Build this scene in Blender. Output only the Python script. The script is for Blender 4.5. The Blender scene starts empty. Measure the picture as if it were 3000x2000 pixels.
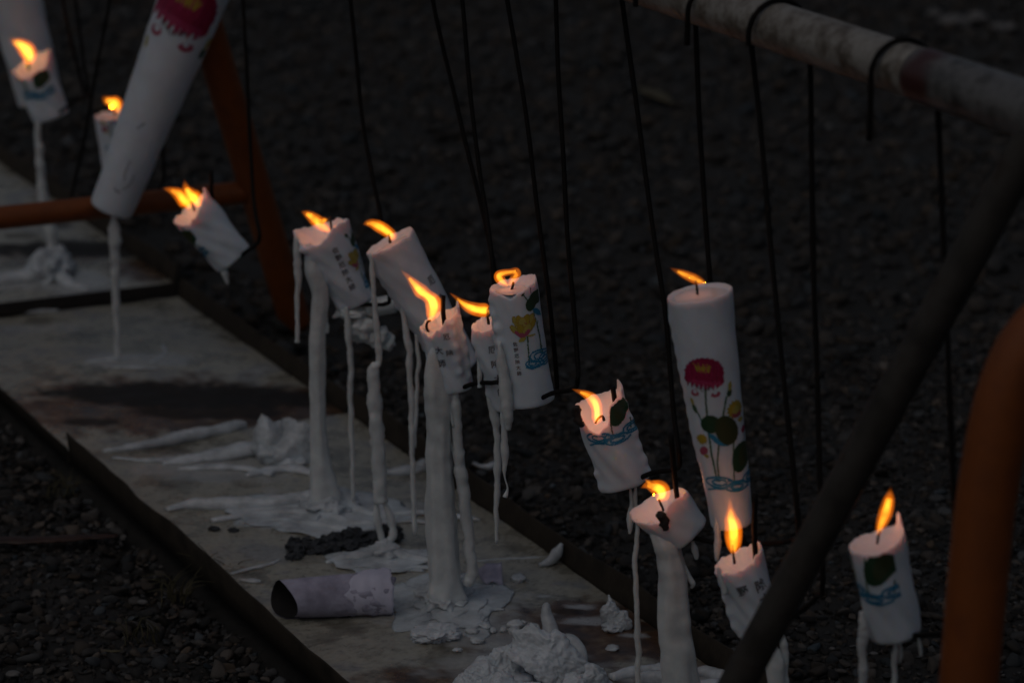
import bpy, math, random
import numpy as np
from mathutils import Vector, noise as mnoise

SC = bpy.context.scene
COL = SC.collection
RND = random.Random(11)
NR = np.random.RandomState(5)

# ------------------------------------------------------------------ camera, sky, sun, exposure
FPX = 9534.0                      # focal length in pixels of the 3000 px wide photograph
PITCH = math.radians(16.0)
CAM_H = 1.35
cam_d = bpy.data.cameras.new("camera")
cam = bpy.data.objects.new("camera", cam_d)
COL.objects.link(cam)
cam.location = (0, 0, CAM_H)
cam.rotation_euler = (math.pi / 2 - PITCH, 0, 0)
cam_d.sensor_width = 36.0
cam_d.lens = FPX / 3000.0 * 36.0
cam_d.clip_start = 0.05
cam_d.clip_end = 300.0
cam_d.dof.use_dof = True
cam_d.dof.focus_distance = 3.50
cam_d.dof.aperture_fstop = 5.6
SC.camera = cam

world = bpy.data.worlds.new("World")
SC.world = world
world.use_nodes = True
wn, wl = world.node_tree.nodes, world.node_tree.links
bg = wn["Background"]
sky = wn.new("ShaderNodeTexSky")
sky.sky_type = 'NISHITA'
sky.sun_disc = False
SUN_EL, SUN_AZ = math.radians(58.0), math.radians(215.0)
sky.sun_elevation = SUN_EL
sky.sun_rotation = SUN_AZ
sky.dust_density = 4.0
hs = wn.new("ShaderNodeHueSaturation")
hs.inputs["Saturation"].default_value = 0.75
wl.new(sky.outputs[0], hs.inputs["Color"])
wl.new(hs.outputs[0], bg.inputs[0])
bg.inputs[1].default_value = 0.0208

sun_d = bpy.data.lights.new("sun", 'SUN')
sun_d.energy = 0.070
sun_d.angle = math.radians(60)
sun_d.color = (0.94, 0.98, 1.0)
sun = bpy.data.objects.new("sun", sun_d)
COL.objects.link(sun)
sun.rotation_euler = Vector((-math.sin(SUN_AZ) * math.cos(SUN_EL), -math.cos(SUN_AZ) * math.cos(SUN_EL), -math.sin(SUN_EL))).to_track_quat('-Z', 'Y').to_euler()

SC.view_settings.view_transform = 'Standard'
SC.view_settings.look = 'None'
SC.view_settings.exposure = 0.0
SC.view_settings.gamma = 1.0
SC.render.engine = 'CYCLES'
SC.cycles.use_denoising = True
SC.cycles.max_bounces = 8
SC.cycles.transparent_max_bounces = 24
SC.cycles.volume_bounces = 0

# ------------------------------------------------------------------ measuring: photo pixels -> places in the world
CAM = np.array([0, 0, CAM_H])
FW = np.array([0, math.cos(PITCH), -math.sin(PITCH)])
UP = np.array([0, math.sin(PITCH), math.cos(PITCH)])
RT = np.array([1.0, 0, 0])
AZ = math.radians(25.29)          # the tray and the rail above it run at this angle to the view
U = np.array([math.sin(AZ), -math.cos(AZ), 0])    # along the tray, towards the viewer
N = np.array([math.cos(AZ), math.sin(AZ), 0])     # across the tray


def ray(x, y):
    return FW * FPX + RT * (x - 1500.0) + UP * (1000.0 - y)


def gnd(x, y, z=0.0):
    d = ray(x, y)
    return CAM + d * ((z - CAM_H) / d[2])


P0 = gnd(1310, 1725)


def hang(x, y, o=0.0):
    d = ray(x, y)
    return CAM + d * ((o - N @ (CAM - P0)) / (N @ d))


def at_y(x, y, Y):
    d = ray(x, y)
    return CAM + d * (Y / d[1])


def depth(p):
    return float((np.asarray(p) - CAM) @ FW)


def px2m(px, p):
    return px * depth(p) / FPX


def proj(P):
    Q = np.asarray(P) - CAM
    d = Q @ FW
    return 1500 + FPX * (Q @ RT) / d, 1000 - FPX * (Q @ UP) / d


def ST(s, t, z=0.0):
    p = P0 + U * s + N * t
    return np.array([p[0], p[1], z])


def st_of(p):
    return float(U @ (np.asarray(p) - P0)), float(N @ (np.asarray(p) - P0))


# ------------------------------------------------------------------ materials
def mat(name):
    m = bpy.data.materials.new(name)
    m.use_nodes = True
    nt = m.node_tree
    return m, nt.nodes, nt.links, nt.nodes["Principled BSDF"]


def tex_noise(nodes, links, scale, detail=6, rough=0.6, coord='Object'):
    tc = nodes.new("ShaderNodeTexCoord")
    n = nodes.new("ShaderNodeTexNoise")
    n.inputs["Scale"].default_value = scale
    n.inputs["Detail"].default_value = detail
    n.inputs["Roughness"].default_value = rough
    links.new(tc.outputs[coord], n.inputs["Vector"])
    return n


def ramp(nodes, links, fac, stops):
    r = nodes.new("ShaderNodeValToRGB")
    while len(r.color_ramp.elements) < len(stops):
        r.color_ramp.elements.new(0.5)
    for e, (p, c) in zip(r.color_ramp.elements, stops):
        e.position = p
        e.color = (*c, 1)
    links.new(fac, r.inputs[0])
    return r


def bump(nodes, links, h, strength, dist, bsdf):
    b = nodes.new("ShaderNodeBump")
    b.inputs["Strength"].default_value = strength
    b.inputs["Distance"].default_value = dist
    links.new(h, b.inputs["Height"])
    links.new(b.outputs[0], bsdf.inputs["Normal"])
    return b


def noisy(name, stops, scale, rough=0.6, bstr=0.3, bdist=0.002, bscale=None, metallic=0.0, coat=0.0, spec=0.5):
    m, n, l, b = mat(name)
    t = tex_noise(n, l, scale)
    r = ramp(n, l, t.outputs[0], stops)
    l.new(r.outputs[0], b.inputs["Base Color"])
    b.inputs["Roughness"].default_value = rough
    b.inputs["Metallic"].default_value = metallic
    b.inputs["Coat Weight"].default_value = coat
    b.inputs["Specular IOR Level"].default_value = spec
    if bstr:
        t2 = tex_noise(n, l, bscale or scale * 3)
        bump(n, l, t2.outputs[0], bstr, bdist, b)
    return m


def wax_material(name, c0, c1, sss, rough, scale, bstr, bdist, bscale):
    m = noisy(name, [(0.3, c0), (0.65, c1)], scale, rough, bstr, bdist, bscale)
    b = m.node_tree.nodes["Principled BSDF"]
    b.inputs["Subsurface Weight"].default_value = sss
    b.inputs["Subsurface Radius"].default_value = (1.0, 0.55, 0.38)
    b.inputs["Subsurface Scale"].default_value = 0.011
    return m


M_WAX = wax_material("candle wax", (0.60, 0.635, 0.69), (0.68, 0.715, 0.77), 0.85, 0.42, 35, 0.25, 0.0012, 60)
M_DRIP = wax_material("dripped wax", (0.50, 0.52, 0.53), (0.66, 0.68, 0.68), 0.5, 0.28, 50, 0.4, 0.002, 90)
M_MELT = wax_material("molten wax", (0.60, 0.58, 0.57), (0.68, 0.66, 0.65), 0.5, 0.06, 20, 0.05, 0.001, 40)
M_SPILT = wax_material("spilt wax", (0.30, 0.315, 0.33), (0.60, 0.63, 0.66), 0.3, 0.2, 34, 0.35, 0.004, 110)
M_CRUMB = wax_material("crumbled wax", (0.42, 0.45, 0.48), (0.64, 0.67, 0.71), 0.3, 0.3, 60, 0.45, 0.004, 150)
M_WIRE = noisy("black iron wire", [(0.3, (0.003, 0.003, 0.003)), (0.6, (0.007, 0.005, 0.004)), (0.75, (0.020, 0.009, 0.005))], 120, 0.7, 0.2, 0.0006, 500, 0.0, 0.0, 0.15)
M_WICK = noisy("charred wick", [(0.3, (0.006, 0.005, 0.005)), (0.7, (0.02, 0.015, 0.012))], 300, 0.9, 0.5, 0.001, 900)
M_SOOT_SHADE = noisy("soot_black", [(0.35, (0.008, 0.007, 0.007)), (0.7, (0.035, 0.024, 0.018))], 150, 0.8, 0.7, 0.002, 300)  # also stands in for shade on the far tray's end flange
M_ORANGE = noisy("orange painted steel", [(0.25, (0.125, 0.028, 0.002)), (0.52, (0.20, 0.048, 0.003)), (0.66, (0.15, 0.034, 0.003)), (0.74, (0.04, 0.012, 0.005))], 20, 0.6, 0.25, 0.001, 90)
M_DARKPIPE = noisy("dark brown painted steel", [(0.3, (0.024, 0.021, 0.018)), (0.55, (0.046, 0.041, 0.036)), (0.72, (0.030, 0.021, 0.016))], 30, 0.6, 0.2, 0.001, 90, 0.0, 0.0, 0.2)
M_CHAR = noisy("charcoal", [(0.3, (0.008, 0.009, 0.010)), (0.7, (0.055, 0.06, 0.07))], 90, 0.8, 0.9, 0.004, 160)
M_PAPER = noisy("sky-tinted paper", [(0.28, (0.15, 0.135, 0.18)), (0.45, (0.29, 0.275, 0.36)), (0.58, (0.40, 0.385, 0.49)), (0.75, (0.20, 0.175, 0.23))], 22, 0.7, 0.3, 0.002, 40)  # white paper, here and below, with blue skylight put into its colour
M_PAPERLIGHT = noisy("pale sky-tinted paper", [(0.3, (0.44, 0.43, 0.54)), (0.7, (0.62, 0.61, 0.74))], 22, 0.7, 0.3, 0.002, 40)
M_PAPERIN = noisy("near black paper inside", [(0.3, (0.008, 0.007, 0.008)), (0.7, (0.02, 0.017, 0.018))], 30, 0.9, 0.3, 0.002, 60)  # tube interior coloured near black throughout
M_RIM = noisy("weathered steel rim", [(0.3, (0.013, 0.010, 0.007)), (0.52, (0.036, 0.028, 0.020)), (0.75, (0.020, 0.013, 0.009))], 18, 0.75, 0.4, 0.002, 120, 0.0, 0.0, 0.2)
M_SOIL = noisy("brown board", [(0.3, (0.018, 0.008, 0.004)), (0.7, (0.05, 0.018, 0.009))], 12, 0.5, 0.5, 0.003, 60)
M_LEAF = noisy("dry leaf", [(0.3, (0.045, 0.036, 0.016)), (0.7, (0.085, 0.068, 0.03))], 60, 0.7, 0.3, 0.001, 200)
M_GRASS = noisy("dry grass", [(0.3, (0.035, 0.032, 0.014)), (0.7, (0.09, 0.075, 0.035))], 40, 0.8, 0, 0.001)
M_TWIG = noisy("dark twig", [(0.3, (0.012, 0.009, 0.007)), (0.7, (0.03, 0.022, 0.017))], 60, 0.85, 0.5, 0.002, 200)
M_PALE = noisy("pale stone", [(0.3, (0.08, 0.075, 0.072)), (0.7, (0.17, 0.16, 0.155))], 20, 0.8, 0.5, 0.004, 60)


def rail_material():
    m, n, l, b = mat("worn grey pipe coating")
    t = tex_noise(n, l, 30, 9, 0.72)
    r = ramp(n, l, t.outputs[0], [(0.33, (0.040, 0.028, 0.020)), (0.42, (0.11, 0.090, 0.070)), (0.50, (0.20, 0.18, 0.155)), (0.58, (0.27, 0.255, 0.23)), (0.66, (0.14, 0.115, 0.09))])
    l.new(r.outputs[0], b.inputs["Base Color"])
    b.inputs["Roughness"].default_value = 0.5
    t2 = tex_noise(n, l, 150)
    bump(n, l, t2.outputs[0], 0.35, 0.0015, b)
    return m


M_RAIL = rail_material()


def sleeve_material():
    m, n, l, b = mat("grey sleeve with red paint")
    t = tex_noise(n, l, 24, 8, 0.7)
    at = n.new("ShaderNodeAttribute")
    at.attribute_name = "paint"
    mx = n.new("ShaderNodeMix")
    mx.data_type = 'RGBA'
    r = ramp(n, l, t.outputs[0], [(0.36, (0.022, 0.019, 0.017)), (0.46, (0.07, 0.066, 0.062)), (0.55, (0.13, 0.125, 0.12)), (0.66, (0.06, 0.055, 0.05))])
    l.new(at.outputs["Fac"], mx.inputs[0])
    l.new(r.outputs[0], mx.inputs[6])
    mx.inputs[7].default_value = (0.05, 0.014, 0.011, 1)
    l.new(mx.outputs[2], b.inputs["Base Color"])
    b.inputs["Roughness"].default_value = 0.42
    return m


M_SLEEVE = sleeve_material()


def tray_material():
    m, n, l, b = mat("waxy sheet steel")
    t = tex_noise(n, l, 9, 8, 0.65)
    r = ramp(n, l, t.outputs[0], [(0.34, (0.11, 0.10, 0.08)), (0.43, (0.22, 0.21, 0.175)), (0.52, (0.37, 0.355, 0.30)), (0.60, (0.24, 0.245, 0.245)), (0.68, (0.33, 0.335, 0.335))])
    tf = tex_noise(n, l, 140, 4)
    rf = ramp(n, l, tf.outputs[0], [(0.30, (0.45, 0.43, 0.40)), (0.42, (0.85, 0.84, 0.82)), (0.6, (1, 1, 1))])
    mul = n.new("ShaderNodeMix"); mul.data_type = 'RGBA'; mul.blend_type = 'MULTIPLY'
    mul.inputs[0].default_value = 1.0
    l.new(r.outputs[0], mul.inputs[6]); l.new(rf.outputs[0], mul.inputs[7])
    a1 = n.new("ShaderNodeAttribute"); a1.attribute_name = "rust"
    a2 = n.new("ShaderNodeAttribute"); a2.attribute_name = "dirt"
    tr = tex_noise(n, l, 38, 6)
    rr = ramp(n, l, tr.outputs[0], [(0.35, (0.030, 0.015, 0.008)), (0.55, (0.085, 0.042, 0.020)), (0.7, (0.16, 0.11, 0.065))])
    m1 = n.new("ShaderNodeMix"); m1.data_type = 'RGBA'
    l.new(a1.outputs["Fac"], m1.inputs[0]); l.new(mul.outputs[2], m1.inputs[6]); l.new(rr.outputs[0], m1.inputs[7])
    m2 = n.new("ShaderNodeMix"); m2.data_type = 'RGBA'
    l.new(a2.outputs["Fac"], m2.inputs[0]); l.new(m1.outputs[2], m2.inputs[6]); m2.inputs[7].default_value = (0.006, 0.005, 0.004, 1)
    a3 = n.new("ShaderNodeAttribute"); a3.attribute_name = "film"
    m3 = n.new("ShaderNodeMix"); m3.data_type = 'RGBA'
    l.new(a3.outputs["Fac"], m3.inputs[0]); l.new(m2.outputs[2], m3.inputs[6]); m3.inputs[7].default_value = (0.40, 0.41, 0.42, 1)
    l.new(m3.outputs[2], b.inputs["Base Color"])
    rg = n.new("ShaderNodeMapRange")
    l.new(t.outputs[0], rg.inputs[0])
    rg.inputs[1].default_value = 0.35; rg.inputs[2].default_value = 0.7
    rg.inputs[3].default_value = 0.16; rg.inputs[4].default_value = 0.5
    ad = n.new("ShaderNodeMath"); ad.operation = 'MULTIPLY_ADD'
    l.new(a2.outputs["Fac"], ad.inputs[0]); ad.inputs[1].default_value = 0.45; l.new(rg.outputs[0], ad.inputs[2])
    af = n.new("ShaderNodeMath"); af.operation = 'MULTIPLY_ADD'; af.use_clamp = True
    l.new(a3.outputs["Fac"], af.inputs[0]); af.inputs[1].default_value = -0.16; l.new(ad.outputs[0], af.inputs[2])
    l.new(af.outputs[0], b.inputs["Roughness"])
    tb = tex_noise(n, l, 55, 6)
    bump(n, l, tb.outputs[0], 0.35, 0.003, b)
    return m


M_TRAY = tray_material()


def attr_material(name, attr, rough):
    m, n, l, b = mat(name)
    a = n.new("ShaderNodeAttribute")
    a.attribute_name = attr
    l.new(a.outputs["Color"], b.inputs["Base Color"])
    b.inputs["Roughness"].default_value = rough
    return m


M_PRINT = attr_material("printed ink", "ink", 0.5)
M_STONE = attr_material("gravel stone", "tone", 0.85)
M_STONE.node_tree.nodes['Principled BSDF'].inputs['Specular IOR Level'].default_value = 0.2
M_INK = noisy("black lettering", [(0.3, (0.03, 0.03, 0.033)), (0.7, (0.10, 0.095, 0.10))], 160, 0.6, 0)


def ground_material():
    m, n, l, b = mat("dark gritty soil")
    t = tex_noise(n, l, 3.0, 10, 0.7)
    t2 = tex_noise(n, l, 70, 8, 0.7)
    r1 = ramp(n, l, t.outputs[0], [(0.3, (0.013, 0.012, 0.010)), (0.7, (0.030, 0.027, 0.023))])
    r2 = ramp(n, l, t2.outputs[0], [(0.3, (0.45, 0.44, 0.42)), (0.7, (1.25, 1.25, 1.25))])
    mx = n.new("ShaderNodeMix"); mx.data_type = 'RGBA'; mx.blend_type = 'MULTIPLY'; mx.inputs[0].default_value = 1
    l.new(r1.outputs[0], mx.inputs[6]); l.new(r2.outputs[0], mx.inputs[7])
    l.new(mx.outputs[2], b.inputs["Base Color"])
    b.inputs["Roughness"].default_value = 0.85
    bump(n, l, t2.outputs[0], 0.9, 0.012, b)
    return m


M_GROUND = ground_material()


def flame_material(name, col, lo, hi, scale):
    m = bpy.data.materials.new(name)
    m.use_nodes = True
    n, l = m.node_tree.nodes, m.node_tree.links
    n.clear()
    out = n.new("ShaderNodeOutputMaterial")
    em = n.new("ShaderNodeEmission")
    em.inputs[0].default_value = (*col, 1)
    t = tex_noise(n, l, scale, 2, 0.5)
    mr = n.new("ShaderNodeMapRange")
    mr.inputs[1].default_value = 0.36; mr.inputs[2].default_value = 0.62
    mr.inputs[3].default_value = lo; mr.inputs[4].default_value = hi
    l.new(t.outputs[0], mr.inputs[0])
    l.new(mr.outputs[0], em.inputs[1])
    l.new(em.outputs[0], out.inputs["Volume"])
    return m


M_FLAME = flame_material("flame sheath", (1.0, 0.20, 0.006), 48.0, 105.0, 45)
M_CORE = flame_material("flame core", (1.0, 0.39, 0.026), 120.0, 420.0, 60)



# ------------------------------------------------------------------ mesh helpers
class MB:
    def __init__(self):
        self.v, self.f, self.k = [], [], 0

    def add(self, v, f):
        v = np.asarray(v, float)
        self.v.append(v)
        self.f.extend([tuple(i + self.k for i in q) for q in f])
        self.k += len(v)
        return self

    def verts(self):
        return np.concatenate(self.v) if self.v else np.zeros((0, 3))


def link(name, verts, faces, material, parent=None, origin=None, smooth=True):
    verts = np.asarray(verts, float)
    if parent is not None:
        org = np.array(parent.matrix_basis.translation)
        pp = parent.parent
        while pp is not None:
            org = org + np.array(pp.matrix_basis.translation)
            pp = pp.parent
    else:
        org = np.asarray(origin if origin is not None else (verts[:, 0].mean(), verts[:, 1].mean(), verts[:, 2].min()))
    me = bpy.data.meshes.new(name)
    me.from_pydata((verts - org).tolist(), [], [list(q) for q in faces])
    me.materials.append(material)
    if smooth:
        me.polygons.foreach_set("use_smooth", [True] * len(me.polygons))
    me.update()
    o = bpy.data.objects.new(name, me)
    COL.objects.link(o)
    if parent is not None:
        o.parent = parent
    else:
        o.location = org
    return o


def build(name, mb, material, parent=None, origin=None, smooth=True):
    return link(name, mb.verts(), mb.f, material, parent, origin, smooth)


def tag(o, label, cat, group=None, kind=None):
    if kind:
        o["kind"] = kind
    else:
        o["label"] = label
        o["category"] = cat
        if group:
            o["group"] = group
    return o


def thing(name, loc, label, cat, group=None):
    o = bpy.data.objects.new(name, None)
    o.empty_display_size = 0.02
    COL.objects.link(o)
    o.location = [float(c) for c in loc]
    return tag(o, label, cat, group)


def nz(p, f=1.0, seed=0.0):
    return mnoise.noise(Vector((p[0] * f + seed * 7.13, p[1] * f - seed * 3.7, p[2] * f + seed * 1.9)))


def smooth_path(pts, per=6):
    P = np.asarray(pts, float)
    if len(P) < 3:
        t = np.linspace(0, 1, per * 2)[:, None]
        return P[0] * (1 - t) + P[-1] * t
    Q = np.vstack([2 * P[0] - P[1], P, 2 * P[-1] - P[-2]])
    out = []
    for i in range(1, len(Q) - 2):
        a, b, c, d = Q[i - 1], Q[i], Q[i + 1], Q[i + 2]
        for k in range(per):
            t = k / per
            out.append(0.5 * ((2 * b) + (c - a) * t + (2 * a - 5 * b + 4 * c - d) * t * t + (3 * b - a - 3 * c + d) * t ** 3))
    out.append(P[-1])
    return np.array(out)


def tube(path, rad, n=12, lump=0.0, lf=60.0, seed=0.0, groove=0.0, zsq=1.0, flat=1.0, floor=None):
    """A sweep along path; rad per point; lump = bumps along it; groove = ridges round it; flat squashes the depth axis."""
    path = np.asarray(path, float)
    rad = np.broadcast_to(np.asarray(rad, float), (len(path),))
    T = np.gradient(path, axis=0)
    T /= np.linalg.norm(T, axis=1)[:, None] + 1e-12
    ref = np.array([0, 1.0, 0]) if abs(T[0][1]) < 0.9 else np.array([1.0, 0, 0])
    a = np.cross(T[0], ref); a /= np.linalg.norm(a)
    v, f = [], []
    for i, (p, t) in enumerate(zip(path, T)):
        a = a - t * (a @ t); a /= np.linalg.norm(a)
        b = np.cross(t, a)
        for j in range(n):
            an = 2 * math.pi * j / n
            d = a * math.cos(an) + b * math.sin(an) * flat
            r = rad[i]
            if lump:
                r *= 1 + lump * (nz(p + d * rad[i] * 0.6, lf, seed) + (0.7 if n < 20 else 0.0) * nz(p + d * rad[i] * 0.6, lf * 2.6, seed + 3))
            if groove:
                r *= 1 + groove * nz((math.cos(an) * 1.6, math.sin(an) * 1.6, i * 0.05), 1.0, seed)
            q = p + d * r
            if zsq != 1.0:
                q[2] = p[2] + (q[2] - p[2]) * zsq
            if floor is not None:
                q[2] = max(q[2], floor)
            v.append(q)
    m = len(path)
    for i in range(m - 1):
        for j in range(n):
            k = (j + 1) % n
            f.append((i * n + j, i * n + k, (i + 1) * n + k, (i + 1) * n + j))
    v.append(path[0]); v.append(path[-1])
    for j in range(n):
        f.append((m * n, (j + 1) % n, j))
        f.append((m * n + 1, (m - 1) * n + j, (m - 1) * n + (j + 1) % n))
    return np.array(v), f


_ico = {}


def ico(sub):
    if sub not in _ico:
        import bmesh
        bm = bmesh.new()
        bmesh.ops.create_icosphere(bm, subdivisions=sub, radius=1.0)
        bm.verts.ensure_lookup_table()
        _ico[sub] = (np.array([x.co[:] for x in bm.verts]), [tuple(q.index for q in x.verts) for x in bm.faces])
        bm.free()
    return _ico[sub]


def blob(c, r, seed=0, amp=0.25, freq=1.6, fine=0.06, sub=4, rz=0.0, floor=None):
    v0, f = ico(sub)
    ca, sa = math.cos(rz), math.sin(rz)
    out = []
    for p in v0:
        k = 1 + amp * nz(p, freq, seed) + fine * nz(p, freq * 4.5, seed + 3) + 0.5 * fine * nz(p, freq * 11, seed + 5)
        x, y, z = p[0] * r[0] * k, p[1] * r[1] * k, p[2] * r[2] * k
        q = [c[0] + x * ca - y * sa, c[1] + x * sa + y * ca, c[2] + z]
        if floor is not None:
            q[2] = max(q[2], floor + 0.0003 * nz(p, 5))
        out.append(q)
    return np.array(out), f


# ------------------------------------------------------------------ ground and gravel
def make_ground():
    xs = np.concatenate([np.linspace(-60, -3, 12), np.linspace(-2.6, 2.6, 131), np.linspace(3, 60, 12)])
    ys = np.concatenate([np.linspace(-60, 1.5, 12), np.linspace(2.0, 9.5, 190), np.linspace(10.5, 90, 14)])
    v, f = [], []
    for y in ys:
        for x in xs:
            h = 0.012 * nz((x, y, 0), 2.5) + 0.005 * nz((x, y, 0), 11)
            s, t = st_of((x, y, 0))
            if -3.2 < s < 1.3 and -0.32 < t < 0.25:
                h = -0.012
            v.append((x, y, -0.022 + h))
    n = len(xs)
    for i in range(len(ys) - 1):
        for j in range(n - 1):
            f.append((i * n + j, i * n + j + 1, (i + 1) * n + j + 1, (i + 1) * n + j))
    g = link("ground", v, f, M_GROUND, origin=(0, 0, 0))
    tag(g, None, None, kind="structure")


def make_gravel():
    def pick(count, y0, y1, smin, smax, sub, nvar, spread):
        v0, f0 = ico(sub)
        f0 = np.array(f0)
        shapes = []
        for k in range(nvar):
            w = np.array([p * (1 + 0.30 * nz(p, 1.1, k + 1) + 0.12 * nz(p, 3.2, k + 31)) for p in v0])
            # a few cut faces make crushed stone rather than pebbles
            for c in range(9):
                d = NR.normal(size=3); d /= np.linalg.norm(d)
                lim = NR.uniform(0.38, 0.72)
                e = np.maximum(w @ d - lim, 0)
                w = w - e[:, None] * d
            w *= np.array([1.0, NR.uniform(0.6, 0.95), NR.uniform(0.40, 0.65)])
            shapes.append(w)
        V, Fa, Cc = [], [], []
        k = 0
        Y = np.sqrt(NR.uniform(y0 ** 2, y1 ** 2, count))
        for y in Y:
            hw = 0.175 * y + spread
            x = NR.uniform(-hw, hw)
            s, t = st_of((x, y, 0))
            if -3.1 < s < 1.2 and -0.262 < t < 0.185:
                continue
            r = min(smax, smin * math.exp(abs(NR.normal(0, 0.65))))
            w = shapes[NR.randint(nvar)] * r
            a, b, c = NR.uniform(0, 6.28), NR.normal(0, 0.35), NR.normal(0, 0.35)
            ca, sa = math.cos(a), math.sin(a)
            Rz = np.array([[ca, -sa, 0], [sa, ca, 0], [0, 0, 1]])
            Rx = np.array([[1, 0, 0], [0, math.cos(b), -math.sin(b)], [0, math.sin(b), math.cos(b)]])
            Ry = np.array([[math.cos(c), 0, math.sin(c)], [0, 1, 0], [-math.sin(c), 0, math.cos(c)]])
            h = 0.012 * nz((x, y, 0), 2.5) + 0.005 * nz((x, y, 0), 11)
            w = w @ (Rz @ Rx @ Ry).T + np.array([x, y, -0.022 + h + r * NR.uniform(0.0, 0.35)])
            V.append(w); Fa.append(f0 + k); k += len(w)
            g = (0.012 + 0.100 * NR.beta(1.1, 3.4)) if sub == 2 else (0.024 + 0.044 * NR.beta(1.5, 3.0))
            if NR.rand() < (0.006 if sub == 2 else 0.002):
                g = NR.uniform(0.06, 0.16)
            tint = NR.normal(0.09, 0.10)
            Cc.append(np.tile([g * (1 + tint), g, g * (1 - tint * 0.8), 1], (len(w), 1)))
        return V, Fa, Cc, k

    Va, Fa, Ca, k1 = pick(46000, 2.7, 4.7, 0.0034, 0.017, 2, 18, 0.38)
    Vb, Fb, Cb, k2 = pick(34000, 4.7, 9.6, 0.008, 0.032, 1, 14, 0.55)
    v = np.concatenate(Va + Vb)
    f = np.concatenate(Fa + [q + k1 for q in Fb])
    c = np.concatenate(Ca + Cb)
    me = bpy.data.meshes.new("gravel")
    me.vertices.add(len(v)); me.vertices.foreach_set("co", v.ravel())
    me.loops.add(f.size); me.loops.foreach_set("vertex_index", f.ravel().astype(np.int32))
    me.polygons.add(len(f)); me.polygons.foreach_set("loop_start", np.arange(0, f.size, 3, dtype=np.int32))
    me.update(calc_edges=True)
    at = me.attributes.new("tone", 'FLOAT_COLOR', 'POINT')
    at.data.foreach_set("color", c.ravel())
    me.materials.append(M_STONE)
    o = bpy.data.objects.new("gravel", me)
    COL.objects.link(o)
    o["kind"] = "stuff"
    o["label"] = "dark crushed stone gravel covering the ground round the trays"
    o["category"] = "gravel"


make_ground()
make_gravel()


# ------------------------------------------------------------------ trays
T_L, T_R = -0.240, 0.163


def stain(px, py, spots, seed):
    m = 0.0
    for (cx, cy, rx, ry, w) in spots:
        q = math.hypot((px - cx) / rx, (py - cy) / ry)
        q += 0.40 * nz((px * 0.012, py * 0.03, 0), 1.0, seed) + 0.30 * nz((px * 0.04, py * 0.09, 0), 1.0, seed + 2)
        m = max(m, w * min(1, max(0, (1.12 - q) / 0.35)))
    return m


def tray(label, s0, s1, z, lh, rh, rust, dirt, film, seed, front=0.0, wave=0.0, step=0.007):
    root = thing("metal_tray", ST((s0 + s1) / 2, 0, z), label, "tray", "metal drip trays laid end to end under the candles")
    ns, nt_ = int((s1 - s0) / step), int((T_R - T_L) / step)
    ss, tt = np.linspace(s0, s1, ns), np.linspace(T_L, T_R, nt_)
    v, f, R, D, FM = [], [], [], [], []
    for s in ss:
        for t in tt:
            h = 0.0022 * nz((s, t, 0), 7, seed) + 0.0010 * nz((s, t, 0), 26, seed)
            p = ST(s, t, z + h)
            v.append(p)
            x, y = proj(p)
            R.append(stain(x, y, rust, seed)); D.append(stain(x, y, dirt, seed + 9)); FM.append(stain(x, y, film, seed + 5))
    for i in range(ns - 1):
        for j in range(nt_ - 1):
            f.append((i * nt_ + j, i * nt_ + j + 1, (i + 1) * nt_ + j + 1, (i + 1) * nt_ + j))
    sh = link("sheet", v, f, M_TRAY, root)
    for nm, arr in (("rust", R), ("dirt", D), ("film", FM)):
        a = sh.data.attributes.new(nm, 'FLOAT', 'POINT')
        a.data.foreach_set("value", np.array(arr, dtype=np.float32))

    def rim(t0, height, sd, outward):
        n = max(12, int((s1 - s0) / 0.012))
        th = 0.0028
        vv, ff = [], []
        for i in range(n + 1):
            s = s0 + (s1 - s0) * i / n
            wob = wave * (nz((s, 0, 0), 6.5, sd) + 0.4 * nz((s, 0, 0), 17, sd))
            hh = height * (1 + 0.16 * nz((s, 1, 0), 8, sd) * (1 if wave else 0.4))
            lean = outward * 0.004 + wob
            zb = z - 0.012
            for (dt, zz) in ((0, zb), (lean * 0.2, z + hh * 0.2), (lean, z + hh - 0.0012), (lean + th * 0.3, z + hh), (lean + th * 0.7, z + hh), (lean + th, z + hh - 0.0012), (lean * 0.2 + th, z + hh * 0.2), (th, zb)):
                vv.append(ST(s, t0 + dt - (th if outward < 0 else 0), zz))
        k = 8
        for i in range(n):
            for j in range(k):
                a, b = i * k + j, i * k + (j + 1) % k
                ff.append((a, b, b + k, a + k))
        ff.append(tuple(range(k))); ff.append(tuple(n * k + j for j in range(k - 1, -1, -1)))
        link("rim", vv, ff, M_RIM, root)

    if lh: rim(T_L - 0.0005, lh, seed + 1, -1)
    if rh: rim(T_R + 0.0005, rh, seed + 2, 1)
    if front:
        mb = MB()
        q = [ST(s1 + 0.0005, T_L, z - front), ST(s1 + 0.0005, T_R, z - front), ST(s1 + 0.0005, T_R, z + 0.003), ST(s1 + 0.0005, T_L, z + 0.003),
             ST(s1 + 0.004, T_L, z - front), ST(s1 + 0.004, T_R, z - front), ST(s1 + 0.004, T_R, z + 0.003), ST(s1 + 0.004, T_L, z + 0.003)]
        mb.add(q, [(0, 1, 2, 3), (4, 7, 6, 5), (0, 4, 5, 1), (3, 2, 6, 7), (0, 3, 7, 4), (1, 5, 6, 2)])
        build("end_flange", mb, M_SOOT_SHADE, root, smooth=False)  # black colour put on for the shade this end lies in
    return root


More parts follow.
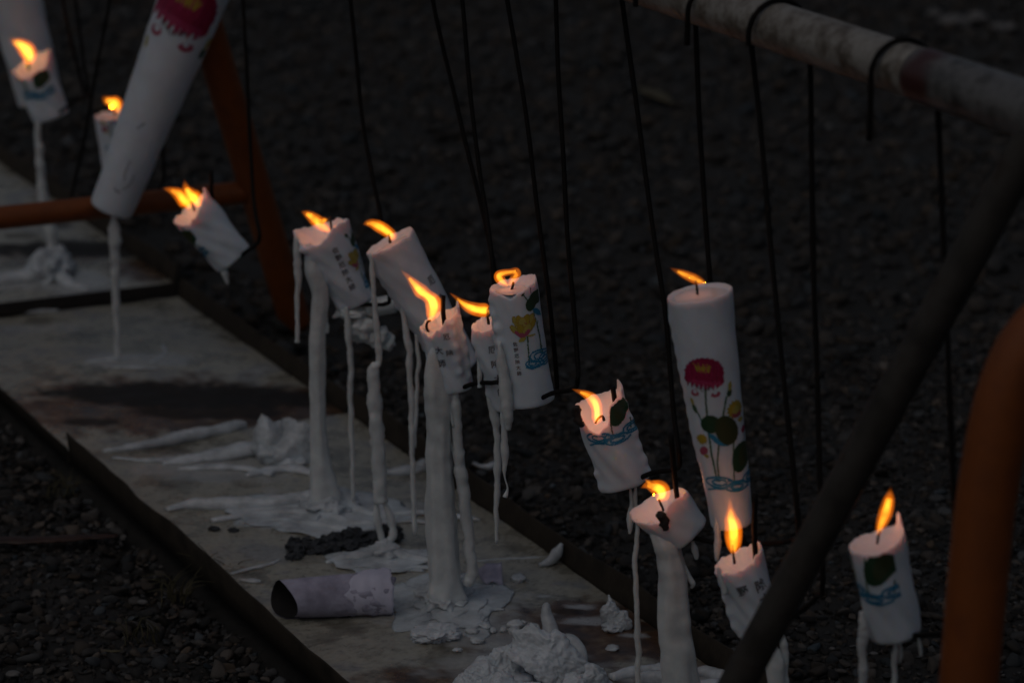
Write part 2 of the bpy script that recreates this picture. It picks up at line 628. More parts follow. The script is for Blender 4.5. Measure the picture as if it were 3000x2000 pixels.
tray("near steel tray with a wavy bent edge, holding the paper tube", -0.70, 0.85, 0.0, 0.029, 0.034,
     [(1730, 1870, 330, 105, 1.0), (1690, 1790, 150, 34, 1.0), (1880, 1880, 150, 60, 1.0), (1330, 1985, 260, 34, 1.0), (1950, 1990, 200, 60, 0.8), (420, 1330, 180, 20, 0.35)],
     [(1660, 1790, 45, 10, 0.6), (1480, 1990, 60, 14, 0.6), (1660, 1880, 70, 12, 0.6), (1890, 1840, 60, 10, 0.7), (1800, 1990, 60, 12, 0.6), (900, 1640, 60, 12, 0.3)],
     [(1310, 1770, 220, 85, 0.75), (960, 1500, 260, 60, 0.7), (1120, 1640, 150, 34, 0.7), (640, 1370, 260, 44, 0.5), (1430, 1860, 160, 40, 0.55), (1500, 1960, 260, 60, 0.5), (1700, 1776, 50, 9, 0.8), (1730, 1818, 70, 12, 0.8), (1600, 1745, 30, 5, 0.8), (1600, 1800, 26, 5, 0.8), (1860, 1862, 40, 7, 0.7), (1870, 1960, 50, 8, 0.7), (1990, 1990, 160, 40, 0.7)], 1, wave=0.006)
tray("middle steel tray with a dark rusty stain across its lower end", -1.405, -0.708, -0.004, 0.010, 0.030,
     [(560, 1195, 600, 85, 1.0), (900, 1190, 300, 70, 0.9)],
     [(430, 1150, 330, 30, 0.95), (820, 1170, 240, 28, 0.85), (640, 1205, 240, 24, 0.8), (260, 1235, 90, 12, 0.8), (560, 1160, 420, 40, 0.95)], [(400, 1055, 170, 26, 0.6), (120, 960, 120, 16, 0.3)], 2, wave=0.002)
tray("far steel tray under the crossbar, its end blackened for shade facing the viewer", -3.0, -1.415, 0.014, 0.012, 0.030,
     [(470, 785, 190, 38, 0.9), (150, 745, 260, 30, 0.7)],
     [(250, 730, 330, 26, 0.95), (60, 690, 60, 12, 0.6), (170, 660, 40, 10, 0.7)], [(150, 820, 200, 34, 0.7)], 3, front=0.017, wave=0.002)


# ------------------------------------------------------------------ the barricade the hooks hang from
RAIL0 = hang(2480, 147)
RAIL_R = 0.0228
RAIL_Z = float(RAIL0[2])
S_RAIL0 = st_of(RAIL0)[0]


def rail_pt(s):
    return ST(s, 0.0, RAIL_Z)


def straight(a, b, n=24):
    t = np.linspace(0, 1, n)[:, None]
    return np.asarray(a) * (1 - t) + np.asarray(b) * t


sl0 = S_RAIL0 + 0.125            # the sleeve starts here
rail_end = S_RAIL0 + 0.315
bar = thing("barricade", rail_pt(S_RAIL0), "pipe barricade with worn grey top rail, dark sloping leg and orange trestle", "barricade")
mb = MB(); mb.add(*tube(straight(rail_pt(S_RAIL0 - 3.4), rail_pt(sl0 + 0.01), 140), RAIL_R, 32, 0.02, 30))
build("top_rail", mb, M_RAIL, bar)
mb = MB()
pth = straight(rail_pt(sl0), rail_pt(rail_end), 40)
rr = np.full(40, RAIL_R + 0.0012); rr[0] -= 0.0008; rr[-1] -= 0.004
mb.add(*tube(pth, rr, 40))
slv = build("end_sleeve", mb, M_SLEEVE, bar)
a = slv.data.attributes.new("paint", 'FLOAT', 'POINT')
vals = []
for v in mb.verts():
    s, _ = st_of(v)
    k = max(0.0, 1 - abs((s - sl0) - 0.020) / 0.030) * (1.25 + 1.6 * nz(v, 40))
    vals.append(min(1, max(0, k)))
a.data.foreach_set("value", np.array(vals, dtype=np.float32))
# the near sloping leg
apex = rail_pt(rail_end - 0.006)
foot = gnd(1700, 2850, -0.02)
mb = MB(); mb.add(*tube(straight(apex + np.array([0, 0, 0.0]), foot, 40), 0.0158, 28, 0.01, 20)); build("leg", mb, M_DARKPIPE, bar)
# the far trestle: two splayed orange legs and a crossbar
lb = gnd(868, 955, -0.02)
s_leg, t_leg = st_of(lb)
top = ST(s_leg, 0.0, RAIL_Z - RAIL_R * 0.5)
top_s = min(np.linspace(-3, -1, 400), key=lambda s: abs((proj(rail_pt(s))[0] - 640) / (proj(rail_pt(s))[1] - 0.0) - (868 - 640) / 955.0))
top = rail_pt(top_s) - np.array([0, 0, RAIL_R])
fpath = [top + (lb - top) * q for q in (1.0, 0.8, 0.6, 0.4, 0.24, 0.12)] + [ top + (lb - top) * 0.03, top - N * 0.03, top - N * 0.30, top - N * 0.345 - np.array([0, 0, 0.03])]
lb2 = ST(s_leg, -0.52, -0.02)
fpath += [fpath[-1] + (lb2 - fpath[-1]) * 0.1, lb2]
mb = MB(); mb.add(*tube(smooth_path(fpath, 12), 0.0245, 28, 0.01, 20)); build("trestle", mb, M_ORANGE, bar)
dleg = lb - top
kz = min(np.linspace(0, 1, 300), key=lambda k: abs(proj(top + dleg * k)[1] - 560))
ca = top + dleg * kz
cb = ca - N * 0.56
mb = MB(); mb.add(*tube(straight(ca, cb, 20), 0.0172, 20)); build("crossbar", mb, M_ORANGE, bar)

# the near orange pipe
YP = 2.47
pts = [at_y(x, y, YP) for (x, y) in ((5300, 2600), (5260, 1600), (5200, 1060), (5130, 900), (5000, 820), (4500, 780), (3900, 770), (3420, 800), (3200, 860), (3085, 935), (3010, 1020), (2962, 1120), (2930, 1230), (2903, 1380), (2878, 1560), (2838, 2000), (2790, 2600))]
pts.append(np.array([pts[-1][0] - 0.02, YP, -0.02]))
pts[0] = np.array([pts[1][0], YP, -0.02])
op = thing("bent_pipe", pts[-1], "thick orange pipe bending over at its top, standing close beside the last candle", "pipe frame")
mb = MB(); mb.add(*tube(smooth_path(pts, 8), 0.0243, 32, 0.01, 20)); build("pipe", mb, M_ORANGE, op)
mb = MB(); mb.add(*tube(straight(pts[-1] + [0, 0, 0.0], pts[-1] + [0, 0, 0.03], 4), 0.028, 24)); build("foot_cap", mb, M_SOOT_SHADE, op)


# ------------------------------------------------------------------ printed lotus design (traced in its own flat coordinates)
class Design:
    def __init__(self, bottom, top, hb, ht):
        self.b, self.t = np.array(bottom, float), np.array(top, float)
        d = self.t - self.b
        self.L = np.linalg.norm(d); self.a = d / self.L
        self.r = np.array([-self.a[1], self.a[0]])
        self.hb, self.ht = hb, ht
        self.hm = (hb + ht) / 2
        self.ops = []

    def c(self, p):
        v = np.array(p, float) - self.b
        y = v @ self.a; k = y / self.L
        w = np.clip((v @ self.r) / (self.hb + (self.ht - self.hb) * k), -0.99, 0.99)
        return math.asin(w) * self.hm, y

    def poly(self, pts, col):
        self.ops.append(("p", [self.c(p) for p in pts], col))

    def ell(self, c, rx, ry, col, rot=0.0, jag=0.0, n=36):
        ca, sa = math.cos(rot), math.sin(rot)
        pts = []
        for i in range(n):
            t = 2 * math.pi * i / n
            k = 1 - (jag if i % 2 else 0)
            x, y = rx * k * math.cos(t), ry * k * math.sin(t)
            pts.append((c[0] + x * ca - y * sa, c[1] + x * sa + y * ca))
        self.poly(pts, col)

    def line(self, pts, w, col):
        self.ops.append(("l", [self.c(p) for p in pts], w, col))

    def paint(self, X, Y):
        col = np.zeros(X.shape + (3,)); m = np.zeros(X.shape, bool)
        for op in self.ops:
            P = np.array(op[1])
            if op[0] == "p":
                ins = np.zeros(X.shape, bool)
                j = len(P) - 1
                for i in range(len(P)):
                    xi, yi = P[i]; xj, yj = P[j]
                    c = ((yi > Y) != (yj > Y)) & (X < (xj - xi) * (Y - yi) / (yj - yi + 1e-9) + xi)
                    ins ^= c; j = i
                k = op[2]
            else:
                ins = np.zeros(X.shape, bool)
                for (x0, y0), (x1, y1) in zip(P[:-1], P[1:]):
                    dx, dy = x1 - x0, y1 - y0
                    t = np.clip(((X - x0) * dx + (Y - y0) * dy) / (dx * dx + dy * dy + 1e-9), 0, 1)
                    ins |= np.hypot(X - x0 - t * dx, Y - y0 - t * dy) < op[2] / 2
                k = op[3]
            if k is None:
                m &= ~ins
            else:
                col[ins] = k; m |= ins
        return col, m


MAG, MAGD, YEL = (0.27, 0.006, 0.050), (0.15, 0.003, 0.034), (0.38, 0.27, 0.025)
GRN, OLV, BLU, STEM, DK = (0.016, 0.050, 0.020), (0.034, 0.044, 0.014), (0.020, 0.19, 0.34), (0.05, 0.11, 0.055), (0.03, 0.035, 0.03)
PINK, LILY = (0.36, 0.07, 0.12), (0.40, 0.33, 0.07)


def swirl(d, c, rx, ry, w=9):
    for k in (1.0, 0.55):
        d.line([(c[0] + rx * k * math.cos(t), c[1] + ry * k * math.sin(t)) for t in np.linspace(0.3, 6.1, 26)], w, BLU)


LOTUS = Design((427, 1463), (261, 279), 105, 167)
d = LOTUS
d.line([(283, 700), (288, 800), (294, 880)], 8, STEM)
d.line([(385, 765), (370, 860)], 8, STEM)
d.line([(240, 835), (276, 902)], 7, STEM)
d.line([(303, 955), (318, 1060), (346, 1200)], 9, STEM)
d.line([(352, 1000), (346, 1100), (355, 1200)], 8, STEM)
d.line([(428, 900), (424, 1060), (428, 1210)], 7, STEM)
d.line([(500, 1150), (501, 1200)], 8, STEM)
d.line([(476, 960), (480, 1010)], 6, STEM)
# big flower: jagged crown of petals
fl = []
for i in range(25):
    t = math.pi * (1.02 - 1.04 * i / 24)
    k = 1.0 if i % 2 else 0.93
    fl.append((280 + 96 * k * math.cos(t), 652 - 92 * k * math.sin(t) ** 0.9 if math.sin(t) > 0 else 656))
fl += [(374, 690), (358, 706)]
for i, x in enumerate(range(352, 200, -10)):
    fl.append((x, 690 + (44 if i % 2 else 12) - abs(x - 280) * 0.12))
fl += [(200, 706), (186, 690)]
d.poly(fl, MAG)
for k in range(15):
    d.line([(206 + k * 10.5, 684), (208 + k * 10.2, 706 + (k * 7 % 3) * 9 - abs(k - 7) * 1.5)], 4, (0.45, 0.06, 0.16))
for x in (214, 236, 322, 344):
    d.line([(x, 592), (x + (280 - x) * 0.12, 690)], 4, MAGD)
for k in range(16):
    x_ = 226 + k * 5.6
    d.line([(x_ + (k % 3 - 1) * 3, 596 + (k * 5 % 4) * 6), (x_ * 0.75 + 272 * 0.25, 622 + (k * 7 % 3) * 8)], 5.5, YEL)
for k in range(6):
    d.line([(196 + k * 30, 604 - (k * 3 % 4) * 6), (212 + k * 26, 660)], 4, (0.36, 0.015, 0.09))
for k in range(9):
    d.line([(240 + k * 9, 742 - abs(k - 4) * 5), (238 + k * 9.5, 722 - abs(k - 4) * 4)], 3, DK)
d.ell((236, 750), 17, 17, PINK, 0.4); d.ell((236, 744), 9, 10, None)
d.ell((334, 750), 24, 14, PINK, -0.3); d.ell((330, 742), 10, 8, None)
# buds and small flowers
d.ell((400, 748), 11, 20, GRN, 0.2); d.ell((403, 716), 9, 24, LILY, 0.1)
d.ell((236, 834), 9, 24, STEM, -0.4); d.ell((224, 800), 7, 18, LILY, -0.3)
d.ell((428, 838), 42, 48, YEL, 0, 0.22, 26); d.ell((434, 862), 28, 20, (0.30, 0.05, 0.08), 0, 0.25, 20); d.ell((430, 840), 20, 24, LILY, 0, 0.2, 18)
d.ell((456, 895), 14, 12, LILY)
d.ell((272, 990), 26, 30, YEL, 0, 0.25, 20); d.ell((282, 1050), 18, 26, PINK, 0.4, 0.1, 20); d.ell((296, 1076), 12, 9, LILY)
d.ell((472, 950), 9, 18, MAG)
# leaves
d.ell((312, 906), 47, 46, GRN)
d.poly([(300, 948), (330, 962), (362, 992), (400, 1008), (398, 1018), (362, 1016), (330, 998), (308, 972)], BLU)
d.ell((388, 938), 54, 78, OLV, -0.35)
d.ell((460, 1086), 42, 76, GRN, 0.12); d.ell((472, 1078), 22, 58, OLV, 0.12)
# water
swirl(d, (358, 1208), 62, 27, 10); swirl(d, (444, 1232), 58, 22, 10); swirl(d, (508, 1200), 34, 26, 10)
d.line([(396, 1196), (430, 1204), (470, 1206)], 8, BLU)
d.line([(308, 1254), (340, 1240), (380, 1240)], 9, BLU)

LILYP = Design((1205, 1260), (1060, 340), 175, 178)
d = LILYP
d.line([(1172, 690), (1182, 800), (1192, 900)], 9, STEM)
d.line([(1215, 500), (1246, 640), (1282, 830)], 9, STEM); d.line([(1240, 600), (1262, 700), (1270, 820)], 8, STEM)
d.line([(1120, 350), (1146, 384), (1172, 420)], 8, STEM); d.line([(1188, 320), (1194, 366)], 7, STEM)
d.ell((1122, 358), 24, 18, GRN, 0.6)
d.ell((1196, 450), 40, 52, GRN, 0.3); d.ell((1226, 410), 44, 54, (0.03, 0.05, 0.024), 0.2)
d.poly([(1206, 490), (1236, 488), (1262, 520), (1276, 560), (1250, 548), (1222, 520)], BLU)
for (cx, cy, rx, ry, ro, col) in ((1086, 580, 20, 48, -0.5, LILY), (1190, 570, 24, 50, 0.35, LILY), (1110, 580, 24, 52, -0.2, YEL), (1160, 575, 24, 54, 0.15, YEL), (1074, 640, 20, 40, -0.8, LILY), (1200, 610, 18, 48, 0.6, YEL), (1132, 600, 30, 58, 0, LILY), (1125, 640, 26, 44, -0.3, YEL), (1166, 640, 26, 50, 0.4, LILY)):
    d.ell((cx, cy), rx + 3, ry + 3, (0.32, 0.20, 0.03), ro); d.ell((cx, cy), rx - 2, ry - 2, col, ro)
for (cx, cy, rx, ry, ro) in ((1132, 682, 34, 24, 0.1), (1170, 660, 16, 32, 0.5), (1096, 668, 16, 28, -0.7)):
    d.ell((cx, cy), rx, ry, PINK, ro, 0.2, 20)
for k in range(7):
    d.ell((1104 + k * 13, 580 + (k % 3) * 9), 3.5, 3.5, MAG, 0, 0, 8)
d.ell((1136, 716), 30, 15, LILY, -0.5); d.ell((1200, 684), 30, 7, LILY, -0.1)
d.line([(1250, 590), (1240, 610)], 10, STEM)
swirl(d, (1262, 850), 66, 44, 12); swirl(d, (1215, 905), 48, 26, 11); swirl(d, (1300, 880), 40, 44, 12)
d.line([(1170, 930), (1210, 944), (1262, 930), (1310, 900)], 13, BLU)


# ------------------------------------------------------------------ candles
def interp_deg(tab, th):
    a = sorted((q[0] % 360, q[1]) for q in tab)
    xs = np.array([a[-1][0] - 360] + [q[0] for q in a] + [a[0][0] + 360], float)
    ys = np.array([a[-1][1]] + [q[1] for q in a] + [a[0][1]], float)
    x = np.degrees(th) % 360
    i = np.clip(np.searchsorted(xs, x, side='right') - 1, 0, len(xs) - 2)
    k = (x - xs[i]) / (xs[i + 1] - xs[i])
    k = k * k * (3 - 2 * k)
    return ys[i] * (1 - k) + ys[i + 1] * k


def lumps(th, z, seed):
    return (np.sin(3 * th + seed * 2.1 + z * 31) + np.sin(5 * th - seed * 1.3 + z * 57) * 0.7 + np.sin(2 * th + seed + z * 110) * 0.6 + np.sin(9 * th + z * 205 + seed * 4.4) * 0.3)


class Candle:
    def __init__(self, T, B, dT, dB, o=0.0, dy=0.0, rim=((0, 1),), jag=0.006, floor=0.9, wall=0.10, bowl=3.0, ridges=(), rough=0.0006, seed=1, Y=None):
        self.B = hang(B[0], B[1], o) if Y is None else at_y(B[0], B[1], Y)
        o = float(N @ (self.B - P0))
        self.Y = float(self.B[1])
        self.T = at_y(T[0], T[1], self.Y + dy)
        self.L = float(np.linalg.norm(self.T - self.B))
        self.ax = (self.T - self.B) / self.L
        e1 = RT - self.ax * (RT @ self.ax); self.e1 = e1 / np.linalg.norm(e1)
        self.e2 = np.cross(self.ax, self.e1)
        self.rt, self.rb = px2m(dT, self.T) / 2, px2m(dB, self.B) / 2
        self.rim, self.jag, self.floor, self.wall, self.bowl = rim, jag, floor, wall, bowl
        self.ridges, self.rough, self.seed = ridges, rough, seed
        self.o = o

    def h(self, th):
        th = np.asarray(th, float)
        j = self.jag * (np.sin(7 * th + self.seed) + np.sin(13 * th - 2 * self.seed) * 0.7 + np.sin(23 * th + self.seed * 3) * 0.4)
        return (interp_deg(self.rim, th) + j) * self.L

    def R(self, th, z):
        th, z = np.asarray(th, float), np.asarray(z, float)
        k = z / self.L
        r = self.rb + (self.rt - self.rb) * k
        r = r + self.rough * lumps(th, z, self.seed)
        for (dg, w, amp, k0, k1) in self.ridges:
            d = (np.degrees(th) - dg + 180) % 360 - 180
            g = np.exp(-(d / w) ** 2)
            e = np.clip((k - k0) / 0.08, 0, 1) * np.clip((k1 - k) / 0.05, 0, 1)
            r = r + amp * g * e * (1 + 0.25 * np.sin(z * 400 + dg))
        return r

    def pt(self, th, z, off=0.0):
        r = self.R(th, z) + off
        return self.B + np.multiply.outer(z, self.ax) + np.multiply.outer(r * np.cos(th), self.e1) + np.multiply.outer(r * np.sin(th), self.e2)

    def body(self, parent, material):
        n, m = 112, 56
        th = np.linspace(0, 2 * math.pi, n, endpoint=False)
        h = self.h(th)
        rings = []
        def ring(k, z):
            r = self.R(th, z) * k
            return self.B + np.multiply.outer(z, self.ax) + np.multiply.outer(r * np.cos(th), self.e1) + np.multiply.outer(r * np.sin(th), self.e2)
        for k, z in ((0.0, 0.0006), (0.5, 0.0004), (0.90, 0.0), (0.97, 0.0010), (0.995, 0.003)):
            rings.append(ring(k, np.full(n, z)))
        for i in range(m + 1):
            s = i / m
            rings.append(ring(1.0, 0.006 + (h - 0.0078) * s))
        rings.append(ring(0.985, h - 0.0006)); rings.append(ring(0.96, h))
        rings.append(ring(1 - self.wall * 0.75, h - 0.0006))
        fl = self.floor * self.L
        fl_th = np.minimum(fl, h - 0.001)
        for i in range(1, 15):
            k = (1 - self.wall) * (1 - i / 14.0)
            q = (1 - i / 14.0) ** self.bowl
            zz = fl_th.min() * (1 - q) + q * (h - 0.003) if self.bowl < 50 else fl_th
            zz = fl + (h - 0.003 - fl) * q
            rings.append(ring(k, zz))
        v = np.concatenate(rings)
        f = []
        for i in range(len(rings) - 1):
            for j in range(n):
                k = (j + 1) % n
                f.append((i * n + j, i * n + k, (i + 1) * n + k, (i + 1) * n + j))
        return link("wax_body", v, f, material, parent)

    def ink(self, parent, design, th0, ref, y0=0.0, cell=0.0008, span=1.55):
        """the printed picture, wrapped round the wax: th0 turns it, ref = metres per design unit"""
        a0, a1 = th0 - span, th0 + span
        rm = (self.rt + self.rb) / 2
        na, nzc = int((a1 - a0) * rm / cell), int(self.L / cell)
        A = a0 + (np.arange(na) + 0.5) * (a1 - a0) / na
        Z = (np.arange(nzc) + 0.5) * self.L / nzc
        AA, ZZ = np.meshgrid(A, Z)
        X = (AA - th0) * rm / ref
        Yd = (ZZ - y0) / ref
        jit = 1.2
        X2 = X + jit * np.sin(Yd * 0.9 + X * 0.31); Y2 = Yd + jit * np.sin(X * 0.7 - Yd * 0.23)
        col, mk = design.paint(X2, Y2)
        mk &= ZZ < self.h(AA) - 0.0025
        mk &= ZZ > 0.004
        if not mk.any():
            return
        ga = a0 + np.arange(na + 1) * (a1 - a0) / na
        gz = np.arange(nzc + 1) * self.L / nzc
        ii, jj = np.nonzero(mk)
        w = na + 1
        q = np.stack([ii * w + jj, ii * w + jj + 1, (ii + 1) * w + jj + 1, (ii + 1) * w + jj], 1)
        uq, inv = np.unique(q.ravel(), return_inverse=True)
        V = self.pt(ga[uq % w], gz[uq // w], 0.00045)
        o = link(getattr(design, "name", "lotus_print"), V, inv.reshape(-1, 4).tolist(), M_PRINT, parent)
        at = o.data.attributes.new("ink", 'FLOAT_COLOR', 'FACE')
        c = np.concatenate([col[ii, jj], np.ones((len(ii), 1))], 1)
        at.data.foreach_set("color", c.ravel())

    def letters(self, parent, text, th0, z0, size, pitch, turn=0.0, squeeze=1.0):
        """a column of characters running down the wax from height z0"""
        mb = MB()
        for i, ch in enumerate(text):
            V, Fc = glyph(ch)
            if V is None:
                continue
            x = (V[:, 0] - 0.5) * size * squeeze
            z = z0 - i * pitch + (V[:, 1] - 0.38) * size
            ok = z.max() < float(self.h(np.array([th0]))[0]) - 0.002
            if not ok:
                continue
            rm = self.R(np.full(len(x), th0), z)
            mb.add(self.pt(th0 + x / rm, z, 0.0006), Fc)
        if mb.k:
            build("lettering", mb, M_INK, parent, smooth=False)


_gl = {}


def glyph(ch):
    if ch not in _gl:
        cu = bpy.data.curves.new("glyph", 'FONT')
        cu.body = ch
        cu.size = 1.0
        cu.offset = 0.012
        cu.resolution_u = 3
        o = bpy.data.objects.new("glyph", cu)
        COL.objects.link(o)
        dg = bpy.context.evaluated_depsgraph_get()
        me = o.evaluated_get(dg).to_mesh()
        v = np.array([x.co[:] for x in me.vertices]) if len(me.vertices) else None
        f = [tuple(p.vertices) for p in me.polygons]
        o.evaluated_get(dg).to_mesh_clear()
        bpy.data.objects.remove(o)
        bpy.data.curves.remove(cu)
        _gl[ch] = (v, f)
    return _gl[ch]


def px_tube(pts, Y, n=12, per=6, lump=0.0, lf=60, seed=0, groove=0.0, flat=1.0, wob=0.0):
    P = np.array([at_y(p[0], p[1], Y) for p in pts])
    R = np.array([px2m(p[2], q) for p, q in zip(pts, P)])
    sp = smooth_path(np.concatenate([P, R[:, None]], 1), per)
    path, rad = sp[:, :3], np.maximum(sp[:, 3], 0.0002)
    if wob:
        path = path + np.array([[wob * nz(q, 55, seed), 0, 0] for q in path])
    return tube(path, rad, n, lump, lf, seed, groove, 1.0, flat)


FLAME_LIGHT = 0.0058


def make_flame(parent, tubes, Y, cen, power=1.0):
    mb, mc = MB(), MB()
    for t in tubes:
        a = np.array(t, float)
        tip = a[-1, :2] - a[-2, :2]
        o_ = [(p[0], p[1], p[2] * 1.30 + 1.5) for p in t] + [(a[-1, 0] + tip[0] * 0.35, a[-1, 1] + tip[1] * 0.35, 0.6)]
        n_ = len(t)
        c_ = [(p[0], p[1], max(0.8, p[2] * (0.72 if 0 < i < n_ - 1 else 0.45))) for i, p in enumerate(t[:-1] if n_ > 4 else t)]
        mb.add(*px_tube(o_, Y, 18, 6, 0.0, flat=0.75))
        mc.add(*px_tube(c_, Y, 18, 6, 0.0, flat=0.75))
    fo = build("flame", mb, M_FLAME, parent)
    build("flame_core", mc, M_CORE, fo)
    ld = bpy.data.lights.new("flame_light", 'POINT')
    ld.energy = FLAME_LIGHT * power
    ld.color = (1.0, 0.36, 0.25)
    ld.shadow_soft_size = 0.005
    lo = bpy.data.objects.new("flame_light", ld)
    COL.objects.link(lo)
    lo.parent = fo
    p = at_y(cen[0], cen[1], Y)
    org = np.array(parent.matrix_basis.translation)
    lo.location = [float(c) for c in (p - org)]
    return fo


ALL_FIXED = {}


def candle(key, label, C, flames=None, cen=None, power=1.0, wick=None, prints=(), letters=(), drips=(), soot_black=(), flame_dy=0.0, material=None):
    root = thing("candle", C.B, label, "candle", "white lotus candles hung from wire hooks")
    C.body(root, material or M_WAX)
    if C.floor > 0.90:
        th = np.linspace(0, 2 * math.pi, 48, endpoint=False)
        z = C.floor * C.L + 0.0016
        r_ = C.R(th, np.full(48, z)) * (1 - C.wall) * (0.86 + 0.05 * np.sin(3 * th + C.seed))
        v_ = [C.B + C.ax * z + C.e1 * (r_[k] * math.cos(th[k])) + C.e2 * (r_[k] * math.sin(th[k])) for k in range(48)] + [C.B + C.ax * (z + 0.0002)]
        link("melt_pool", v_, [(k, (k + 1) % 48, 48) for k in range(48)], M_MELT, root)
    if wick:
        mb = MB(); mb.add(*px_tube([(x, y, 4.2 - 1.2 * i / len(wick)) for i, (x, y) in enumerate(wick)], C.Y + flame_dy, 8, 6, 0.25, 300, C.seed))
        build("wick", mb, M_WICK, root)
    if flames:
        make_flame(root, flames, C.Y + flame_dy, cen, power)
    for (dsg, th0, ref, y0) in prints:
        C.ink(root, dsg, math.radians(th0), ref, y0)
    for (txt, th0, zf, size, pitch) in letters:
        C.letters(root, txt, math.radians(th0), zf * C.L, size, pitch)
    for i, (pts, front, groove, n) in enumerate(drips):
        pts = [(pts[0][0], pts[0][1], pts[0][2] * 0.4)] + list(pts[1:])
        mb = MB()
        per = max(6, int(abs(pts[-1][1] - pts[0][1]) / 9 / max(1, len(pts) - 1)))
        mb.add(*px_tube(pts, C.Y - front * (C.rb + C.rt) / 2, n, per, 0.30 if n < 20 else 0.10, 80 if n < 20 else 70, C.seed + i * 3, groove, 1.0, 0.0016 if n < 20 else 0.0006))
        build("wax_drip", mb, M_DRIP, root)
    for (pts, front) in soot_black:
        mb = MB(); mb.add(*px_tube(pts, C.Y - front * C.rt, 10, 6, 0.5, 160, C.seed))
        build("charred_patch", mb, M_SOOT_SHADE, root)
    ALL_FIXED[key] = (C, root)
    return root


MPU = 0.2390 / 1196.0             # metres per unit of the traced lotus design on a full candle

# -- the far pair at the edge of the photo
C = Candle((5, -170), (118, 300), 170, 130, o=0.10, jag=0.001, rim=((0, 1),), floor=0.985, seed=3)
candle("far_tall", "tall unlit white candle standing behind the burnt one beside the far tray", C)
C = Candle((92, 178), (150, 345), 122, 108, Y=5.17, rim=((0, 1.08), (60, 1.05), (180, 0.93), (240, 0.80), (300, 0.86)), floor=0.62, wall=0.09, bowl=3, seed=4, rough=0.0010)
candle("far_burnt", "burnt down candle with a blue wave print, dripping onto the far tray", C,
       [[(78, 190, 5), (84, 168, 15), (78, 147, 18), (60, 132, 13), (43, 123, 7), (29, 117, 1)]], (76, 155), 1.2, [(84, 205), (82, 190), (82, 168)],
       prints=((LOTUS, -110, MPU * 0.95, 0.000),),
       drips=(([(108, 320, 12), (112, 400, 11), (118, 480, 13), (124, 560, 15), (140, 650, 19), (155, 720, 17), (152, 775, 20)], 0.7, 0.1, 14),))
C = Candle((330, 335), (352, 520), 108, 92, o=0.11, floor=0.94, jag=0.012, rim=((0, 1.0), (180, 1.0), (250, 0.97)), seed=5)
candle("half_hidden", "small lit candle half hidden behind the big slanting one", C,
       [[(336, 330, 4), (342, 314, 12), (338, 302, 13), (325, 299, 10), (312, 294, 7), (304, 287, 2)]], (336, 306), 0.9, [(338, 338), (337, 322), (336, 312)],
       prints=((LOTUS, -70, MPU, 0.0),))
# -- the big slanting one
SCRATCHES = []  # dark lines drawn for the scratches in the wax
for q in ([(395, 1205), (400, 1260), (412, 1290)], [(440, 1250), (445, 1290), (430, 1330)], [(392, 1340), (405, 1350), (425, 1346)], [(352, 1060), (372, 1020)]):
    g = Design(LOTUS.b, LOTUS.t, LOTUS.hb, LOTUS.ht)
    g.name = "scratch_mark"
    g.line(q, 4, (0.05, 0.06, 0.07))
    SCRATCHES.append(g)
C = Candle((612, -125), (325, 615), 212, 126, Y=4.63, jag=0.001, floor=0.985, rough=0.0004, seed=6, ridges=((180, 9, 0.003, 0.62, 0.72),))
LOTUS_TOP = Design(LOTUS.b, LOTUS.t, LOTUS.hb, LOTUS.ht)
LOTUS_TOP.ops = [op for op in LOTUS.ops if not (op[0] == 'l' and op[3] == STEM) and np.mean([p[1] for p in op[1]]) > 655]
candle("big_slant", "largest candle, unlit and slanting, with a magenta lotus at its upper end", C, prints=((LOTUS_TOP, -72, C.L / 1196 * 1.42, C.L * (0.835 - 845 / 1196 * 1.42)),) + tuple((g, -90, C.L / 1196, 0.0) for g in SCRATCHES),
       drips=(([(335, 620, 19), (336, 680, 17), (337, 760, 14), (338, 850, 11), (342, 950, 9), (346, 1050, 9)], 0.2, 0.1, 12),))
# -- the strongly tilted stump
C = Candle((560, 607), (686, 760), 138, 116, o=0.0, floor=0.72, wall=0.12, rim=((0, 1.10), (70, 1.0), (180, 1.0), (255, 0.86), (310, 0.98)), jag=0.012, seed=7, rough=0.0012)
candle("tilted_stump", "strongly tilted stump with a ragged fluttering flame beside the orange leg", C,
       [[(556, 610, 7), (547, 592, 17), (526, 571, 14), (502, 558, 7), (483, 553, 1)], [(582, 604, 7), (572, 584, 17), (556, 568, 14), (546, 553, 8), (541, 533, 1)]], (560, 580), 1.5,
       [(570, 618), (566, 604), (560, 590)], prints=((LOTUS, -198, MPU, -0.012),),
       drips=(([(650, 780, 14), (656, 800, 10), (664, 822, 7), (668, 832, 3)], 0.5, 0, 12),))
